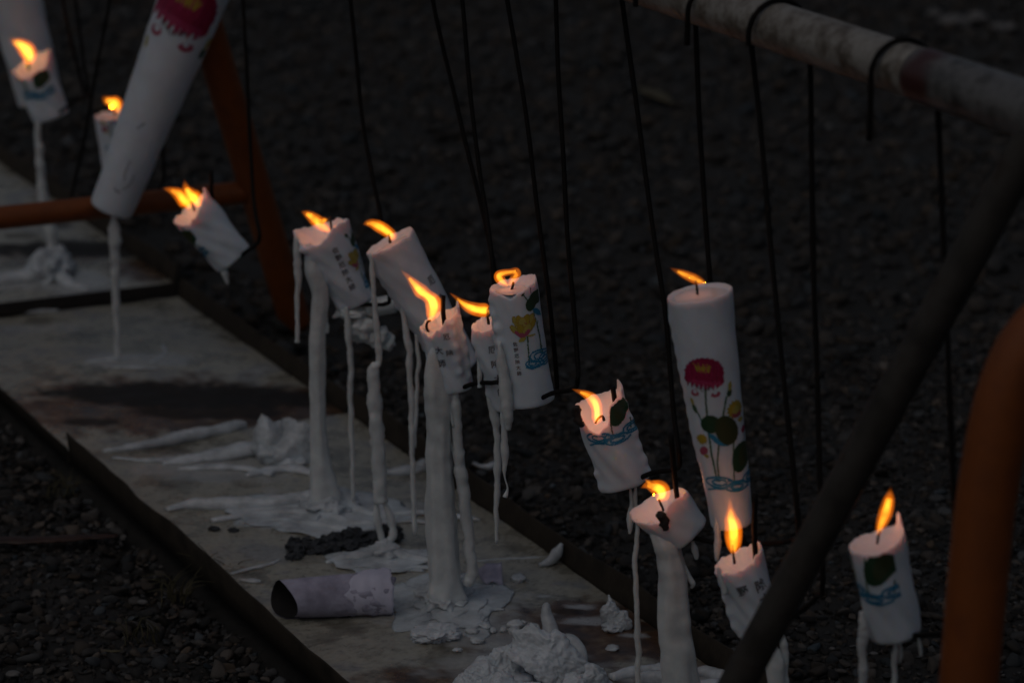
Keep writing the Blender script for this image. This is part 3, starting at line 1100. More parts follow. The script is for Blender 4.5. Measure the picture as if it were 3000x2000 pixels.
# -- the candle with the thick column down to the tray
C = Candle((945, 676), (1045, 888), 158, 110, Y=3.955, floor=0.84, wall=0.12, rim=((0, 1.0), (90, 1.02), (150, 1.10), (180, 1.16), (215, 0.98), (255, 0.92), (300, 1.02), (330, 1.04)), jag=0.010, seed=8, rough=0.0012, ridges=((215, 14, 0.006, 0.35, 0.99), (185, 10, 0.004, 0.6, 1.1)))
candle("column_rear", "tilted candle with a pointed lip, dripping into the rear thick wax column", C,
       [[(968, 677, 4), (951, 667, 10), (932, 651, 14), (912, 635, 11), (898, 626, 7), (886, 621, 1)], [(938, 656, 7), (948, 647, 8), (958, 643, 3)], [(974, 674, 4), (985, 671, 8), (995, 667, 3)]], (936, 652), 1.2,
       [(972, 690), (971, 672), (968, 640), (970, 632)], prints=((LILYP, -42, 0.112 / 920, -0.022),), letters=(("佐野厄除大師", -74, 0.78, 0.0085, 0.0105),),
       drips=(([(868, 690, 20), (872, 760, 13), (874, 830, 9), (872, 900, 8), (873, 980, 6), (872, 1002, 8)], 0.3, 0, 12),
              ([(905, 715, 26), (920, 790, 27), (938, 860, 26), (934, 950, 24), (930, 1050, 25), (930, 1200, 24), (936, 1320, 28), (945, 1420, 40), (955, 1475, 50)], 0.55, 0.22, 26),
              ([(945, 850, 7), (952, 920, 7), (956, 955, 6), (955, 975, 7)], 0.62, 0, 10),
              ([(1012, 900, 13), (1020, 960, 10), (1027, 1060, 9), (1027, 1200, 8), (1031, 1330, 7), (1034, 1470, 6)], 0.7, 0, 12)))
# -- the long leaning candle
C = Candle((1142, 706), (1352, 1080), 158, 112, Y=3.80, floor=0.955, wall=0.07, bowl=4, rim=((0, 1.0),), jag=0.003, seed=9, rough=0.0008, ridges=((185, 12, 0.0035, 0.0, 0.93),))
candle("long_lean", "long leaning candle with a smooth pink lit rim and drips down its underside", C,
       [[(1140, 704, 4), (1148, 692, 11), (1131, 676, 13), (1111, 664, 13), (1091, 655, 10), (1075, 654, 6), (1066, 657, 1)]], (1118, 670), 1.2,
       [(1143, 712), (1142, 700), (1139, 686)], letters=(("厄除大師", -38, 0.66, 0.012, 0.026),),
       drips=(([(1088, 740, 14), (1092, 830, 8), (1100, 920, 8), (1108, 1000, 10), (1110, 1060, 8), (1096, 1085, 17), (1098, 1180, 19), (1105, 1280, 21), (1112, 1400, 21), (1114, 1470, 20)], 0.55, 0.12, 16),
              ([(1106, 1460, 12), (1104, 1510, 11), (1112, 1560, 10), (1124, 1592, 12)], 0.55, 0, 12),
              ([(1124, 1460, 12), (1146, 1530, 12), (1148, 1570, 12), (1128, 1594, 13)], 0.55, 0, 12),
              ([(1180, 900, 12), (1194, 1000, 10), (1202, 1080, 9), (1206, 1250, 9), (1210, 1400, 8), (1214, 1565, 7)], 0.5, 0, 12),
              ([(1218, 980, 8), (1226, 1050, 6), (1220, 1150, 6), (1212, 1310, 6)], 0.5, 0, 10)))
# -- the front stump on the thickest column
C = Candle((1290, 928), (1330, 1140), 122, 114, o=-0.006, floor=0.80, wall=0.12, rim=((0, 1.10), (18, 1.16), (40, 1.05), (90, 1.0), (150, 0.95), (200, 0.88), (232, 0.80), (258, 0.90), (290, 1.0), (335, 1.08)), jag=0.010, seed=10, rough=0.0013, ridges=((300, 12, 0.003, 0.2, 1.0), (335, 9, 0.003, 0.1, 1.05)))
candle("column_front", "ragged upright stump on the thickest wax column, with a tall bending flame", C,
       [[(1258, 942, 4), (1265, 924, 13), (1271, 902, 18), (1267, 882, 18), (1251, 866, 14), (1233, 852, 16), (1215, 833, 11), (1198, 814, 6), (1178, 794, 1)]], (1262, 900), 1.3,
       [(1256, 975), (1250, 958), (1252, 944), (1262, 938)], letters=(("大師", -110, 0.62, 0.010, 0.016), ("厄除", -80, 0.80, 0.008, 0.02)),
       drips=(([(1272, 1000, 10), (1272, 1060, 26), (1280, 1130, 38), (1284, 1180, 40), (1290, 1250, 37), (1288, 1380, 37), (1292, 1500, 42), (1300, 1620, 45), (1302, 1690, 48), (1304, 1725, 54), (1304, 1750, 62)], 0.55, 0.30, 30),
              ([(1328, 1130, 18), (1335, 1190, 17), (1340, 1280, 16), (1350, 1380, 18), (1362, 1480, 16), (1376, 1600, 17), (1382, 1680, 18), (1366, 1712, 14)], 0.6, 0.1, 14),
              ([(1310, 1150, 7), (1318, 1200, 5), (1332, 1250, 5)], 0.8, 0, 10),
              ([(1318, 1290, 8), (1338, 1350, 7), (1350, 1400, 6)], 0.55, 0, 10)))
# -- the candle hidden behind the lettered one
C = Candle((1437, 942), (1492, 1190), 118, 106, o=0.035, floor=0.86, wall=0.12, rim=((0, 1.02), (180, 1.0), (230, 0.96)), jag=0.008, seed=12, rough=0.0012, ridges=((200, 12, 0.003, 0.0, 0.95),))
candle("behind_lettered", "slim dripping candle tucked behind the lettered candle, its flame blown sideways", C,
       [[(1438, 910, 4), (1424, 909, 15), (1401, 907, 15), (1376, 900, 13), (1353, 886, 8), (1339, 874, 4), (1323, 862, 1)]], (1405, 905), 1.2,
       [(1432, 950), (1428, 925), (1430, 905), (1442, 900), (1446, 912)], letters=(("厄除大師", -100, 0.74, 0.009, 0.017),),
       drips=(([(1402, 1050, 11), (1405, 1090, 7), (1406, 1120, 5), (1407, 1134, 7)], 0.4, 0, 10),
              ([(1424, 1120, 14), (1444, 1200, 14), (1454, 1260, 9), (1458, 1330, 10), (1456, 1420, 9), (1455, 1500, 7), (1453, 1590, 4)], 0.3, 0, 12)))
# -- the lettered candle
C = Candle((1503, 832), (1553, 1178), 142, 142, o=-0.004, floor=0.945, wall=0.08, bowl=3, rim=((0, 1.035), (20, 1.04), (90, 1.0), (180, 0.985), (240, 0.97), (262, 0.925), (280, 0.97), (310, 1.0)), jag=0.004, seed=13, rough=0.0005, ridges=((190, 10, 0.003, 0.0, 0.95), (216, 10, 0.004, 0.0, 0.75), (204, 8, 0.003, 0.1, 0.85)))
candle("lettered", "lettered candle with a yellow lotus print and a looping ring of flame", C,
       [[(1489, 836, 5), (1469, 822, 10), (1462, 808, 11), (1475, 800, 8), (1495, 797, 7), (1511, 797, 10), (1512, 810, 9)], [(1490, 836, 5), (1500, 824, 8), (1511, 808, 9), (1512, 796, 6)]], (1488, 812), 0.9,
       [(1498, 850), (1502, 838), (1504, 826)], prints=((LILYP, -90, MPU * 0 + 0.1350 / 931, 0.000),), letters=(("佐野厄除大師", -103.5, 0.555, 0.0052, 0.00665),),
       drips=(([(1462, 1000, 13), (1472, 1080, 16), (1482, 1160, 19), (1487, 1220, 18), (1486, 1258, 10)], 0.86, 0.12, 14),
              ([(1470, 1180, 12), (1474, 1250, 9), (1480, 1320, 11), (1478, 1370, 7), (1482, 1400, 3), (1488, 1430, 3), (1481, 1455, 8)], 0.9, 0, 12)))
# -- the one with the melted hollow
C = Candle((1752, 1172), (1836, 1413), 152, 150, o=0.004, floor=0.70, wall=0.06, bowl=7, rim=((0, 1.03), (22, 1.13), (40, 1.0), (90, 0.99), (160, 1.0), (182, 0.99), (205, 0.92), (225, 0.77), (250, 0.72), (272, 0.77), (298, 0.98), (330, 1.0)), jag=0.006, seed=14, rough=0.0011, ridges=((345, 12, 0.003, 0.0, 1.0), (200, 9, 0.003, -0.1, 0.3)))
candle("hollow", "tilted candle with a melted pink hollow cutting its green leaf print", C,
       [[(1744, 1242, 4), (1749, 1226, 12), (1749, 1205, 12), (1746, 1186, 13), (1735, 1168, 13), (1718, 1156, 9), (1700, 1148, 5), (1681, 1141, 1)]], (1747, 1205), 1.5,
       [(1770, 1232), (1764, 1218), (1752, 1226), (1744, 1240)], prints=((LOTUS, -98, MPU * 0.98, 0.012),),
       soot_black=((([(1684, 1190, 10), (1692, 1225, 13), (1708, 1248, 8)], 0.86)), ),
       drips=(([(1846, 1430, 8), (1852, 1475, 7), (1846, 1520, 11), (1845, 1556, 5)], 0.4, 0, 12),
              ([(1862, 1420, 8), (1862, 1450, 6), (1864, 1500, 5)], 0.5, 0, 10)), flame_dy=-0.004)
# -- the tall standing one
C = Candle((2049, 858), (2145, 1535), 194, 122, o=0.0, floor=0.985, wall=0.05, bowl=6, rim=((0, 1.006), (180, 0.998)), jag=0.0008, seed=15, rough=0.00035, ridges=((180, 7, 0.0018, 0.25, 0.97),))
candle("tall", "tall flaring candle with a full magenta lotus and lily pad print", C,
       [[(2065, 828, 3), (2048, 823, 9), (2026, 813, 10), (2003, 803, 8), (1985, 795, 5), (1968, 787, 1)]], (2035, 815), 0.8,
       [(2043, 862), (2042, 845), (2038, 822)], prints=((LOTUS, -90, C.L / 1196.0, 0.0),),
       drips=(([(2098, 1500, 12), (2100, 1560, 10), (2103, 1600, 11), (2100, 1642, 5)], 0.5, 0, 12),))
# -- the sooty one on a column
C = Candle((1935, 1478), (2018, 1566), 176, 140, o=-0.004, floor=0.62, wall=0.08, bowl=4, rim=((0, 0.84), (60, 0.95), (120, 1.16), (165, 1.30), (185, 1.30), (215, 1.16), (242, 0.94), (262, 0.72), (274, 0.98), (300, 1.06), (335, 0.92)), jag=0.006, seed=16, rough=0.0007)
candle("sooty", "short stump split by a sooty scar, on a thick column with a pink glowing dish", C,
       [[(1926, 1464, 7), (1940, 1449, 17), (1933, 1432, 20), (1913, 1424, 14), (1896, 1421, 8), (1881, 1427, 1)], [(1912, 1426, 9), (1901, 1414, 7), (1892, 1405, 1)]], (1925, 1445), 1.7,
       [(1944, 1496), (1938, 1480), (1930, 1462)],
       soot_black=((([(1926, 1516, 8), (1938, 1508, 13), (1946, 1530, 14), (1950, 1552, 8)], 0.93)),),
       drips=(([(1900, 1530, 22), (1946, 1590, 36), (1966, 1650, 40), (1974, 1740, 42), (1978, 1830, 48), (1988, 1920, 50), (1992, 2010, 52), (1998, 2120, 56), (2002, 2200, 64)], 0.45, 0.26, 30),
              ([(1844, 1500, 9), (1845, 1530, 7), (1846, 1548, 5), (1845, 1562, 4)], 0.3, 0, 10),
              ([(1864, 1520, 9), (1866, 1560, 6), (1861, 1620, 8), (1863, 1700, 8), (1866, 1800, 8), (1869, 1900, 9), (1868, 1990, 8), (1870, 2130, 8)], 0.3, 0, 12),
              ([(2030, 1585, 10), (2038, 1610, 9), (2042, 1632, 7), (2042, 1638, 3)], 0.4, 0, 10),
              ([(1998, 1640, 7), (2016, 1685, 7), (2030, 1708, 8), (2026, 1722, 3)], 0.4, 0, 10)))
# -- the one crossed by the dark leg
C = Candle((2160, 1636), (2236, 1850), 148, 128, o=-0.002, floor=0.83, wall=0.1, rim=((0, 1.03), (15, 1.08), (90, 1.0), (180, 0.96), (270, 0.96)), jag=0.010, seed=17, rough=0.0012, ridges=((190, 12, 0.003, 0.0, 0.98),))
candle("crossed", "burnt candle with big black characters, crossed by the dark sloping leg", C,
       [[(2147, 1622, 4), (2150, 1603, 14), (2149, 1572, 19), (2148, 1542, 19), (2142, 1518, 15), (2140, 1490, 7), (2138, 1465, 1)]], (2148, 1570), 1.3,
       [(2152, 1650), (2149, 1625), (2146, 1595)], letters=(("厄除大師", -56, 0.88, 0.0135, 0.0155), ("佐野", -100, 0.90, 0.0115, 0.016)),
       drips=(([(2105, 1660, 16), (2112, 1690, 10), (2125, 1740, 8)], 0.6, 0, 12),
              ([(2285, 1840, 14), (2298, 1900, 12), (2300, 2000, 11), (2303, 2120, 12), (2306, 2340, 13)], 0.3, 0, 12),
              ([(2250, 1870, 26), (2268, 1930, 26), (2274, 2020, 26), (2280, 2160, 28), (2284, 2330, 30)], 0.4, 0.2, 20)))
# -- the last one
C = Candle((2568, 1584), (2624, 1858), 168, 154, o=0.0, floor=0.90, wall=0.1, rim=((0, 1.10), (8, 1.24), (24, 1.08), (90, 1.0), (180, 1.0), (210, 0.99), (270, 0.97), (320, 1.03)), jag=0.005, seed=18, rough=0.0008)
candle("last", "candle beside the orange pipe with a round leaf print and an upright flame", C,
       [[(2572, 1566, 4), (2578, 1545, 9), (2586, 1524, 13), (2596, 1496, 15), (2605, 1460, 11), (2609, 1432, 1)]], (2590, 1510), 1.1,
       [(2570, 1592), (2573, 1570), (2580, 1552)], prints=((LOTUS, -152, MPU * 1.0, 0.000),),
       drips=(([(2525, 1790, 14), (2530, 1850, 18), (2526, 1900, 14), (2528, 1960, 13), (2530, 2060, 13), (2532, 2300, 14), (2534, 2480, 15)], 0.6, 0.1, 14),
              ([(2622, 1870, 12), (2622, 1930, 9), (2620, 1990, 8), (2622, 2140, 7)], 0.4, 0, 12),
              ([(2634, 1870, 9), (2638, 1910, 7), (2636, 1940, 3)], 0.2, 0, 10),
              ([(2686, 1850, 7), (2692, 1890, 5), (2698, 1920, 4)], 0.2, 0, 10)))


# ------------------------------------------------------------------ wire hooks
WIRE_R = 0.0026


def hook(key, main, arm, spike=None, label="", wr=WIRE_R, tail=0.010):
    """main: pixels down the straight wire (first two set its slope up to the rail); arm: pixels along the bent foot to the candle"""
    C = ALL_FIXED[key][0]
    loop = RAIL_R * 1.32
    n = len(main) - 1
    offs = [loop + (C.o - loop) * i / max(1, n) for i in range(n + 1)]
    P = [hang(x, y, o) for (x, y), o in zip(main, offs)]
    d = P[0] - P[1]
    d = d / abs(d[2])
    zc = RAIL_Z + RAIL_R + wr - loop          # the loop's centre, so that it rests on the rail
    topp = P[0] + d * (zc - P[0][2])
    s = st_of(topp)[0]
    path = []
    for k in range(9):                        # tail, then the loop over the rail, front to back
        pass
    tl = ST(s - 0.004, -loop, zc)
    path.append(tl - np.array([0, 0, tail])); path.append(tl - np.array([0, 0, tail * 0.5])); path.append(tl)
    for k in range(1, 12):
        an = math.pi - math.pi * k / 12
        path.append(ST(s - 0.004 * (1 - k / 12), loop * math.cos(an), zc + loop * math.sin(an)))
    back = ST(s, loop, zc)
    path.append(back)
    down = [back + (P[0] - back) * f for f in (0.35, 0.7)] if (back - P[0])[2] > 0.05 else []
    path += down + P
    A = [at_y(x, y, P[-1][1] + (C.Y - P[-1][1]) * (i + 1) / (len(arm) + 1)) for i, (x, y) in enumerate(arm)]
    path += A
    path.append(C.B - C.ax * 0.002)
    pth = smooth_path(path, 5)
    pth = pth + np.array([[0.0016 * nz(q, 9, C.seed), 0.0016 * nz(q, 9, C.seed + 4), 0] for q in pth])
    mb = MB(); mb.add(*tube(pth, wr, 10, 0.14, 120, C.seed))
    if spike:
        sp = [C.B - C.ax * 0.002] + [at_y(x, y, C.Y) for (x, y) in spike]
        mb.add(*tube(smooth_path(sp, 6), wr * 1.05, 10, 0.05, 90))
    o = build("wire_hook", mb, M_WIRE, origin=C.B)
    tag(o, label, "wire hook", "black wire hooks hung over the rail")


hook("far_tall", [(185, -60), (195, 60), (245, 270)], [(235, 285), (180, 296)], None, "black wire hook carrying the tall unlit candle at the edge")
hook("far_burnt", [(214, -60), (220, 0), (258, 262)], [(255, 280), (215, 300)], None, "black wire hook whose bent foot reaches under the far burnt candle")
hook("big_slant", [(319, 0), (280, 215), (242, 434), (210, 575)], [(214, 600), (268, 622)], None, "black wire hook running down to the foot of the largest slanting candle")
hook("half_hidden", [(472, 0), (475, 250), (478, 510)], [(470, 545), (440, 556)], None, "black wire hook half hidden behind the largest slanting candle")
hook("tilted_stump", [(714, 0), (727, 290), (740, 574), (760, 685)], [(752, 716), (727, 734)], [(626, 600), (619, 500)], "black wire hook in front of the far orange leg")
hook("column_rear", [(1027, 0), (1055, 300), (1092, 520), (1120, 670), (1140, 860)], [(1130, 890), (1090, 892)], None, "lone black wire hook curving down behind the long leaning candle")
hook("long_lean", [(1269, 0), (1320, 230), (1435, 715), (1446, 840), (1460, 1060)], [(1445, 1085), (1400, 1092)], None, "black wire hook slanting most, crossing another wire above the lettered candle")
hook("column_front", [(1352, 0), (1403, 485), (1437, 715), (1450, 860), (1466, 1095)], [(1450, 1120), (1390, 1123)], [(1300, 930), (1299, 866)], "black wire hook meeting the slanted wire, its foot holding the thickest column's stump")
hook("behind_lettered", [(1486, 0), (1543, 344), (1594, 765), (1632, 1100)], [(1622, 1140), (1560, 1170)], None, "black wire hook passing just behind the upper corner of the lettered candle")
hook("lettered", [(1626, 0), (1654, 574), (1690, 1020), (1693, 1110)], [(1680, 1139), (1618, 1152)], None, "black wire hook with a square foot under the lettered candle")
hook("hollow", [(1824, 0), (1900, 574), (1945, 893), (1974, 1199), (1990, 1330)], [(1980, 1372), (1912, 1384)], [(1806, 1205), (1795, 1132)], "long black wire hook whose foot carries the hollow candle")
hook("tall", [(2037, 77), (2079, 816), (2160, 1480), (2178, 1570)], [(2186, 1600), (2162, 1598)], None, "black wire hook running down behind the tall lotus candle")
hook("sooty", [(2203, 140), (2264, 765), (2338, 1530)], [(2322, 1580), (2232, 1594), (2120, 1592)], [(1984, 1455), (1966, 1272)], "black wire hook with the longest foot, reaching the sooty stump", tail=0.030)
hook("crossed", [(2375, 191), (2379, 638), (2398, 1275), (2410, 1690)], [(2395, 1745), (2330, 1800)], [(2211, 1590), (2213, 1446)], "straight black wire hook running down behind the dark sloping leg")
hook("last", [(2749, 344), (2768, 765), (2790, 1400), (2800, 1800)], [(2785, 1850), (2720, 1858)], None, "black wire hook with its tail hanging before the rail, next to the red painted sleeve", tail=0.056)


# ------------------------------------------------------------------ spilt wax and litter on the trays
def g_tube(pts, per=8, lump=0.35, lf=45, seed=0, zsq=0.55, n=14, lift=0.3, z=0.0, groove=0.0):
    P = [gnd(p[0], p[1], z) for p in pts]
    R = [px2m(p[2], q) for p, q in zip(pts, P)]
    P = [q + np.array([0, 0, r * lift]) for q, r in zip(P, R)]
    sp = smooth_path(np.concatenate([np.array(P), np.array(R)[:, None]], 1), per)
    return tube(sp[:, :3], np.maximum(sp[:, 3], 0.0004), n, lump, lf, seed, groove, zsq, 1.0, z - 0.003)


def g_blob(x, y, rx, ry, rz, seed, amp=0.3, freq=1.6, fine=0.1, sub=4, rot=0.0, z=0.0, up=0.45):
    p = gnd(x, y, z)
    a = px2m(rx, p); b = px2m(ry, p); h = px2m(rz, p)
    return blob((p[0], p[1], z + h * up), (a, b, h), seed, amp, freq, fine, sub, rot, z - 0.002)


def wax_thing(name, label, parts, material=M_SPILT, group="spilt wax on the trays", cat="spilt wax"):
    mb = MB()
    for v, f in parts:
        mb.add(v, f)
    return tag(build(name, mb, material), label, cat, group)


def sheet(c, sx, sy, yaw, pitch, roll, curl, seed, th=0.004, crumb=0.004, n=34):
    """a torn plate of wax: a thick, bent sheet with a broken outline and a crumbly face"""
    cy, sy_ = math.cos(yaw), math.sin(yaw)
    cp, sp = math.cos(pitch), math.sin(pitch)
    cr, sr = math.cos(roll), math.sin(roll)
    top, bot = [], []
    for i in range(n + 1):
        for j in range(n + 1):
            a, b = 2 * i / n - 1, 2 * j / n - 1
            an = math.atan2(b, a)
            k = 1 + 0.22 * nz((math.cos(an), math.sin(an), 0), 1.6, seed) + 0.12 * nz((math.cos(an), math.sin(an), 0), 4.5, seed + 1) + 0.05 * nz((math.cos(an), math.sin(an), 0), 13, seed + 2)
            m_ = max(abs(a), abs(b)); rr_ = math.hypot(a, b)
            sq = (m_ / rr_) if rr_ > 1e-6 else 1
            sq = sq * 0.6 + 0.4
            x, y = a * sx * k * sq, b * sy * k * sq
            z0 = -curl * (x * x / sx) + 0.25 * sx * nz((a, b, 0), 1.2, seed + 4)
            edge = max(0, 1 - m_ ** 6)
            for lst, sg in ((top, 1), (bot, -1)):
                z = z0 + sg * th * (0.25 + 0.75 * edge) * (1 + 0.4 * nz((a, b, sg), 3, seed)) + crumb * sg * (0.6 * nz((a, b, 0), 5, seed + 6) + 0.5 * nz((a, b, 0), 11, seed + 7) + 0.3 * nz((a, b, 0), 24, seed + 8)) * (1 if sg > 0 else 0.2)
                X, Y_, Z = x, y, z
                Y_, Z = Y_ * cr - Z * sr, Y_ * sr + Z * cr
                X, Z = X * cp - Z * sp, X * sp + Z * cp
                X, Y_ = X * cy - Y_ * sy_, X * sy_ + Y_ * cy
                lst.append((c[0] + X, c[1] + Y_, max(c[2] + Z, -0.002 + 0.0002 * sg)))
    w = n + 1
    f = []
    N_ = w * w
    for i in range(n):
        for j in range(n):
            k = i * w + j
            f.append((k, k + w, k + w + 1, k + 1)); f.append((N_ + k, N_ + k + 1, N_ + k + w + 1, N_ + k + w))
    for i in range(n):
        for (a, b) in ((i, i + 1), (n * w + i + 1, n * w + i), ((i + 1) * w, i * w), (i * w + n, (i + 1) * w + n)):
            f.append((a, b, N_ + b, N_ + a))
    return np.array(top + bot), f


def m_at(x, y, up=0.0):
    p = gnd(x, y)
    return np.array([p[0], p[1], up])


wax_thing("wax_run", "long smooth wax ridge tapering away behind the crumpled lump", [
    g_tube([(300, 1326, 10), (420, 1312, 20), (540, 1288, 24), (640, 1266, 24), (700, 1252, 22), (716, 1246, 10)], seed=1, zsq=0.8),
    g_tube([(330, 1342, 8), (430, 1352, 12), (520, 1344, 8)], seed=2)])
wax_thing("wax_run", "broad wavy wax sheet spreading from the crumpled lump towards the bent rim", [
    g_tube([(476, 1362, 14), (560, 1352, 24), (650, 1340, 34), (740, 1325, 42), (790, 1320, 30)], seed=3, zsq=0.6, groove=0.3, n=22),
    g_tube([(520, 1376, 10), (640, 1374, 18), (720, 1378, 16), (800, 1392, 12)], seed=4),
    g_tube([(720, 1396, 10), (800, 1380, 18), (860, 1378, 20), (920, 1392, 18)], seed=5)])
mbp = [sheet(m_at(800, 1355, 0.030), 0.026, 0.034, 0.2, 0.25, 1.05, 0.9, 21, 0.004, 0.0025), sheet(m_at(855, 1356, 0.028), 0.036, 0.032, -0.4, -0.45, 0.95, 0.5, 22, 0.004, 0.0025),
       g_blob(790, 1345, 50, 60, 40, 23, 0.3, 1.6, 0.08, 4, 0.1, up=0.7), g_blob(855, 1355, 50, 50, 22, 24, 0.3, 1.7, 0.08, 4)]
wax_thing("wax_lump", "crumpled upright lump of wax beside the rear wax column", mbp, M_SPILT, None, "wax lump")
wax_thing("wax_puddle", "long wax runs spreading from the foot of the rear column", [
    g_tube([(486, 1496, 12), (560, 1484, 24), (680, 1484, 28), (800, 1482, 27), (900, 1470, 34), (960, 1470, 46)], seed=6, zsq=0.75, groove=0.25, n=20),
    g_tube([(620, 1528, 10), (730, 1512, 14), (850, 1506, 20), (950, 1516, 24), (1020, 1536, 20), (1080, 1540, 16), (1150, 1530, 9)], seed=7, zsq=0.7),
    g_tube([(700, 1532, 8), (800, 1526, 14), (900, 1536, 18), (1010, 1552, 14), (1110, 1556, 8)], seed=8),
    g_tube([(960, 1470, 40), (1020, 1492, 24), (1090, 1510, 14), (1140, 1520, 8)], seed=9, zsq=0.7),
    g_blob(955, 1486, 78, 120, 30, 24, 0.45, 2.4, 0.16, 5, up=0.3), g_blob(930, 1502, 230, 200, 9, 28, 0.55, 2.2, 0.06, 5, up=0.1)])
wax_thing("wax_run", "thin pale wax stripe crossing the tray behind the thick front column", [
    g_tube([(1100, 1512, 8), (1180, 1506, 13), (1270, 1506, 13), (1360, 1518, 13), (1408, 1524, 6)], seed=10),
    g_tube([(1130, 1534, 6), (1200, 1528, 9), (1260, 1532, 6)], seed=11)])
wax_thing("wax_run", "smooth wax hump lying against the rail side rim behind the front column", [
    g_tube([(1130, 1388, 12), (1190, 1386, 22), (1240, 1372, 24), (1258, 1358, 16)], seed=12, zsq=0.8)])
wax_thing("wax_puddle", "low wax mound where the twin drip lands beside the charcoal", [
    g_tube([(955, 1650, 10), (1010, 1640, 20), (1070, 1634, 24), (1130, 1624, 26), (1190, 1636, 22), (1250, 1648, 18), (1330, 1650, 10)], seed=13, zsq=0.7, groove=0.2, n=18),
    g_blob(1125, 1624, 44, 60, 30, 25, 0.4, 2.2, 0.16, 4, up=0.3), g_blob(1120, 1640, 150, 110, 9, 29, 0.55, 2.2, 0.06, 5, up=0.1),
    g_tube([(1150, 1672, 7), (1220, 1664, 10), (1300, 1668, 7)], seed=14)])
fin = []
base = (1300, 1758)
for k in range(30):
    an = RND.uniform(0, 2 * math.pi)
    reach = RND.uniform(0.5, 1.0)
    dx, dy = math.cos(an) * 195 * reach, math.sin(an) * 88 * reach + 12
    w = RND.uniform(5, 15)
    j = [(RND.uniform(-22, 22), RND.uniform(-9, 9)) for _ in range(3)]
    fin.append(g_tube([(base[0] + dx * 0.05, base[1], w * 1.4), (base[0] + dx * 0.35 + j[0][0], base[1] + dy * 0.30 + j[0][1], w * 1.1), (base[0] + dx * 0.7 + j[1][0], base[1] + dy * 0.7 + j[1][1], w * RND.uniform(0.7, 1.3)), (base[0] + dx + j[2][0], base[1] + dy + j[2][1], w * 0.5)], per=9, seed=40 + k, zsq=0.6, lump=0.5, lift=0.15))
fin.append(g_blob(1302, 1752, 72, 120, 34, 26, 0.45, 2.6, 0.09, 5, up=0.3))
fin.append(g_blob(1310, 1762, 150, 240, 9, 27, 0.55, 2.0, 0.06, 5, up=0.1))
wax_thing("wax_puddle", "fan of wax fingers at the foot of the thickest column", fin)
wax_thing("wax_lump", "flat white crumb of wax in front of the finger fan", [g_blob(1276, 1866, 74, 60, 26, 31, 0.35, 1.6, 0.16, 5, 0.2)], M_CRUMB, None, "wax lump")
wax_thing("wax_crumbs", "scatter of small wet wax crumbs below the finger fan", [g_blob(1390 + i * 22 + RND.uniform(-12, 12), 1838 + RND.uniform(-12, 16), RND.uniform(9, 20), RND.uniform(9, 18), RND.uniform(7, 13), 60 + i, 0.4, 1.8, 0.15, 3) for i in range(9)] + [g_blob(1512, 1834, 26, 18, 14, 71, 0.2), g_blob(1400, 1880, 22, 16, 10, 72, 0.3), g_blob(1340, 1905, 14, 12, 6, 73, 0.3)], M_SPILT, None, "wax crumbs")


wax_thing("wax_lump", "crumbly heap of shattered wax at the near end of the tray", [
    sheet(m_at(1490, 1985, 0.018), 0.024, 0.022, 0.4, 0.45, 0.85, 0.4, 82, 0.004, 0.0035),
    sheet(m_at(1425, 1992, 0.010), 0.024, 0.020, -0.5, -0.45, 0.35, 0.6, 83, 0.0045, 0.004),
    sheet(m_at(1385, 2008, 0.005), 0.018, 0.018, 0.9, 0.15, 0.2, 0.5, 84, 0.004, 0.004),
    sheet(m_at(1545, 1962, 0.026), 0.020, 0.017, 1.1, -0.6, 1.0, 0.6, 85, 0.004, 0.003),
    sheet(m_at(1455, 2030, 0.008), 0.022, 0.016, 0.2, 0.5, 0.5, 0.5, 87, 0.004, 0.0035),
    g_blob(1480, 2010, 80, 80, 26, 86, 0.35, 2.2, 0.14, 4, up=0.3)], M_CRUMB, None, "wax lump")
wax_thing("wax_slab", "broad broken plate of wax leaning on the crumbly heap", [sheet(m_at(1612, 1998, 0.028), 0.046, 0.030, -0.25, -0.66, 0.75, 0.2, 91, 0.005, 0.0035, 46)], M_CRUMB, None, "wax slab")
wax_thing("candle_stub", "fallen candle stub with a sooty torn edge under the leaning plate", [
    tube(straight(m_at(1475, 2075, 0.010), m_at(1590, 2080, 0.012), 16), np.concatenate([[0.012], np.full(14, 0.019), [0.012]]), 24, 0.08, 40, 4)], M_WAX, None, "candle stub")
wax_thing("wax_curl", "smooth curved ring of wax behind the leaning plate", [
    tube(smooth_path([m_at(1640, 1930, 0.012) + np.array([0, 0, 0.0]), m_at(1660, 1926, 0.020), m_at(1685, 1936, 0.019), m_at(1702, 1952, 0.011), m_at(1700, 1964, 0.002)], 10), np.linspace(0.0095, 0.007, 41), 16, 0.12, 40, 3),
    g_blob(1672, 1958, 24, 26, 22, 95, 0.2)], M_SPILT, None, "wax curl")
wax_thing("wax_slab", "pointed upright shard of wax beside the thin drip at the near end", [
    sheet(m_at(1765, 2030, 0.014), 0.016, 0.026, 1.2, 0.3, 1.0, 0.5, 96, 0.005, 0.004), sheet(m_at(1712, 2045, 0.010), 0.022, 0.020, 0.3, -0.4, 0.7, 0.5, 97, 0.005, 0.004)], M_CRUMB, None, "wax slab")
wax_thing("wax_puddle", "soft wax folds round the foot of the sooty stump's column", [
    g_tube([(1790, 1990, 14), (1850, 1976, 22), (1900, 1966, 20), (1950, 1968, 24)], seed=15, zsq=0.9), g_tube([(1868, 1998, 20), (1920, 1990, 26), (1990, 2010, 30)], seed=16, zsq=0.9),
    g_tube([(2020, 1980, 14), (2070, 1975, 22), (2120, 1994, 24), (2170, 2020, 20)], seed=17, zsq=0.9), g_tube([(2040, 2015, 20), (2100, 2020, 26), (2160, 2050, 20)], seed=18, zsq=0.9)])
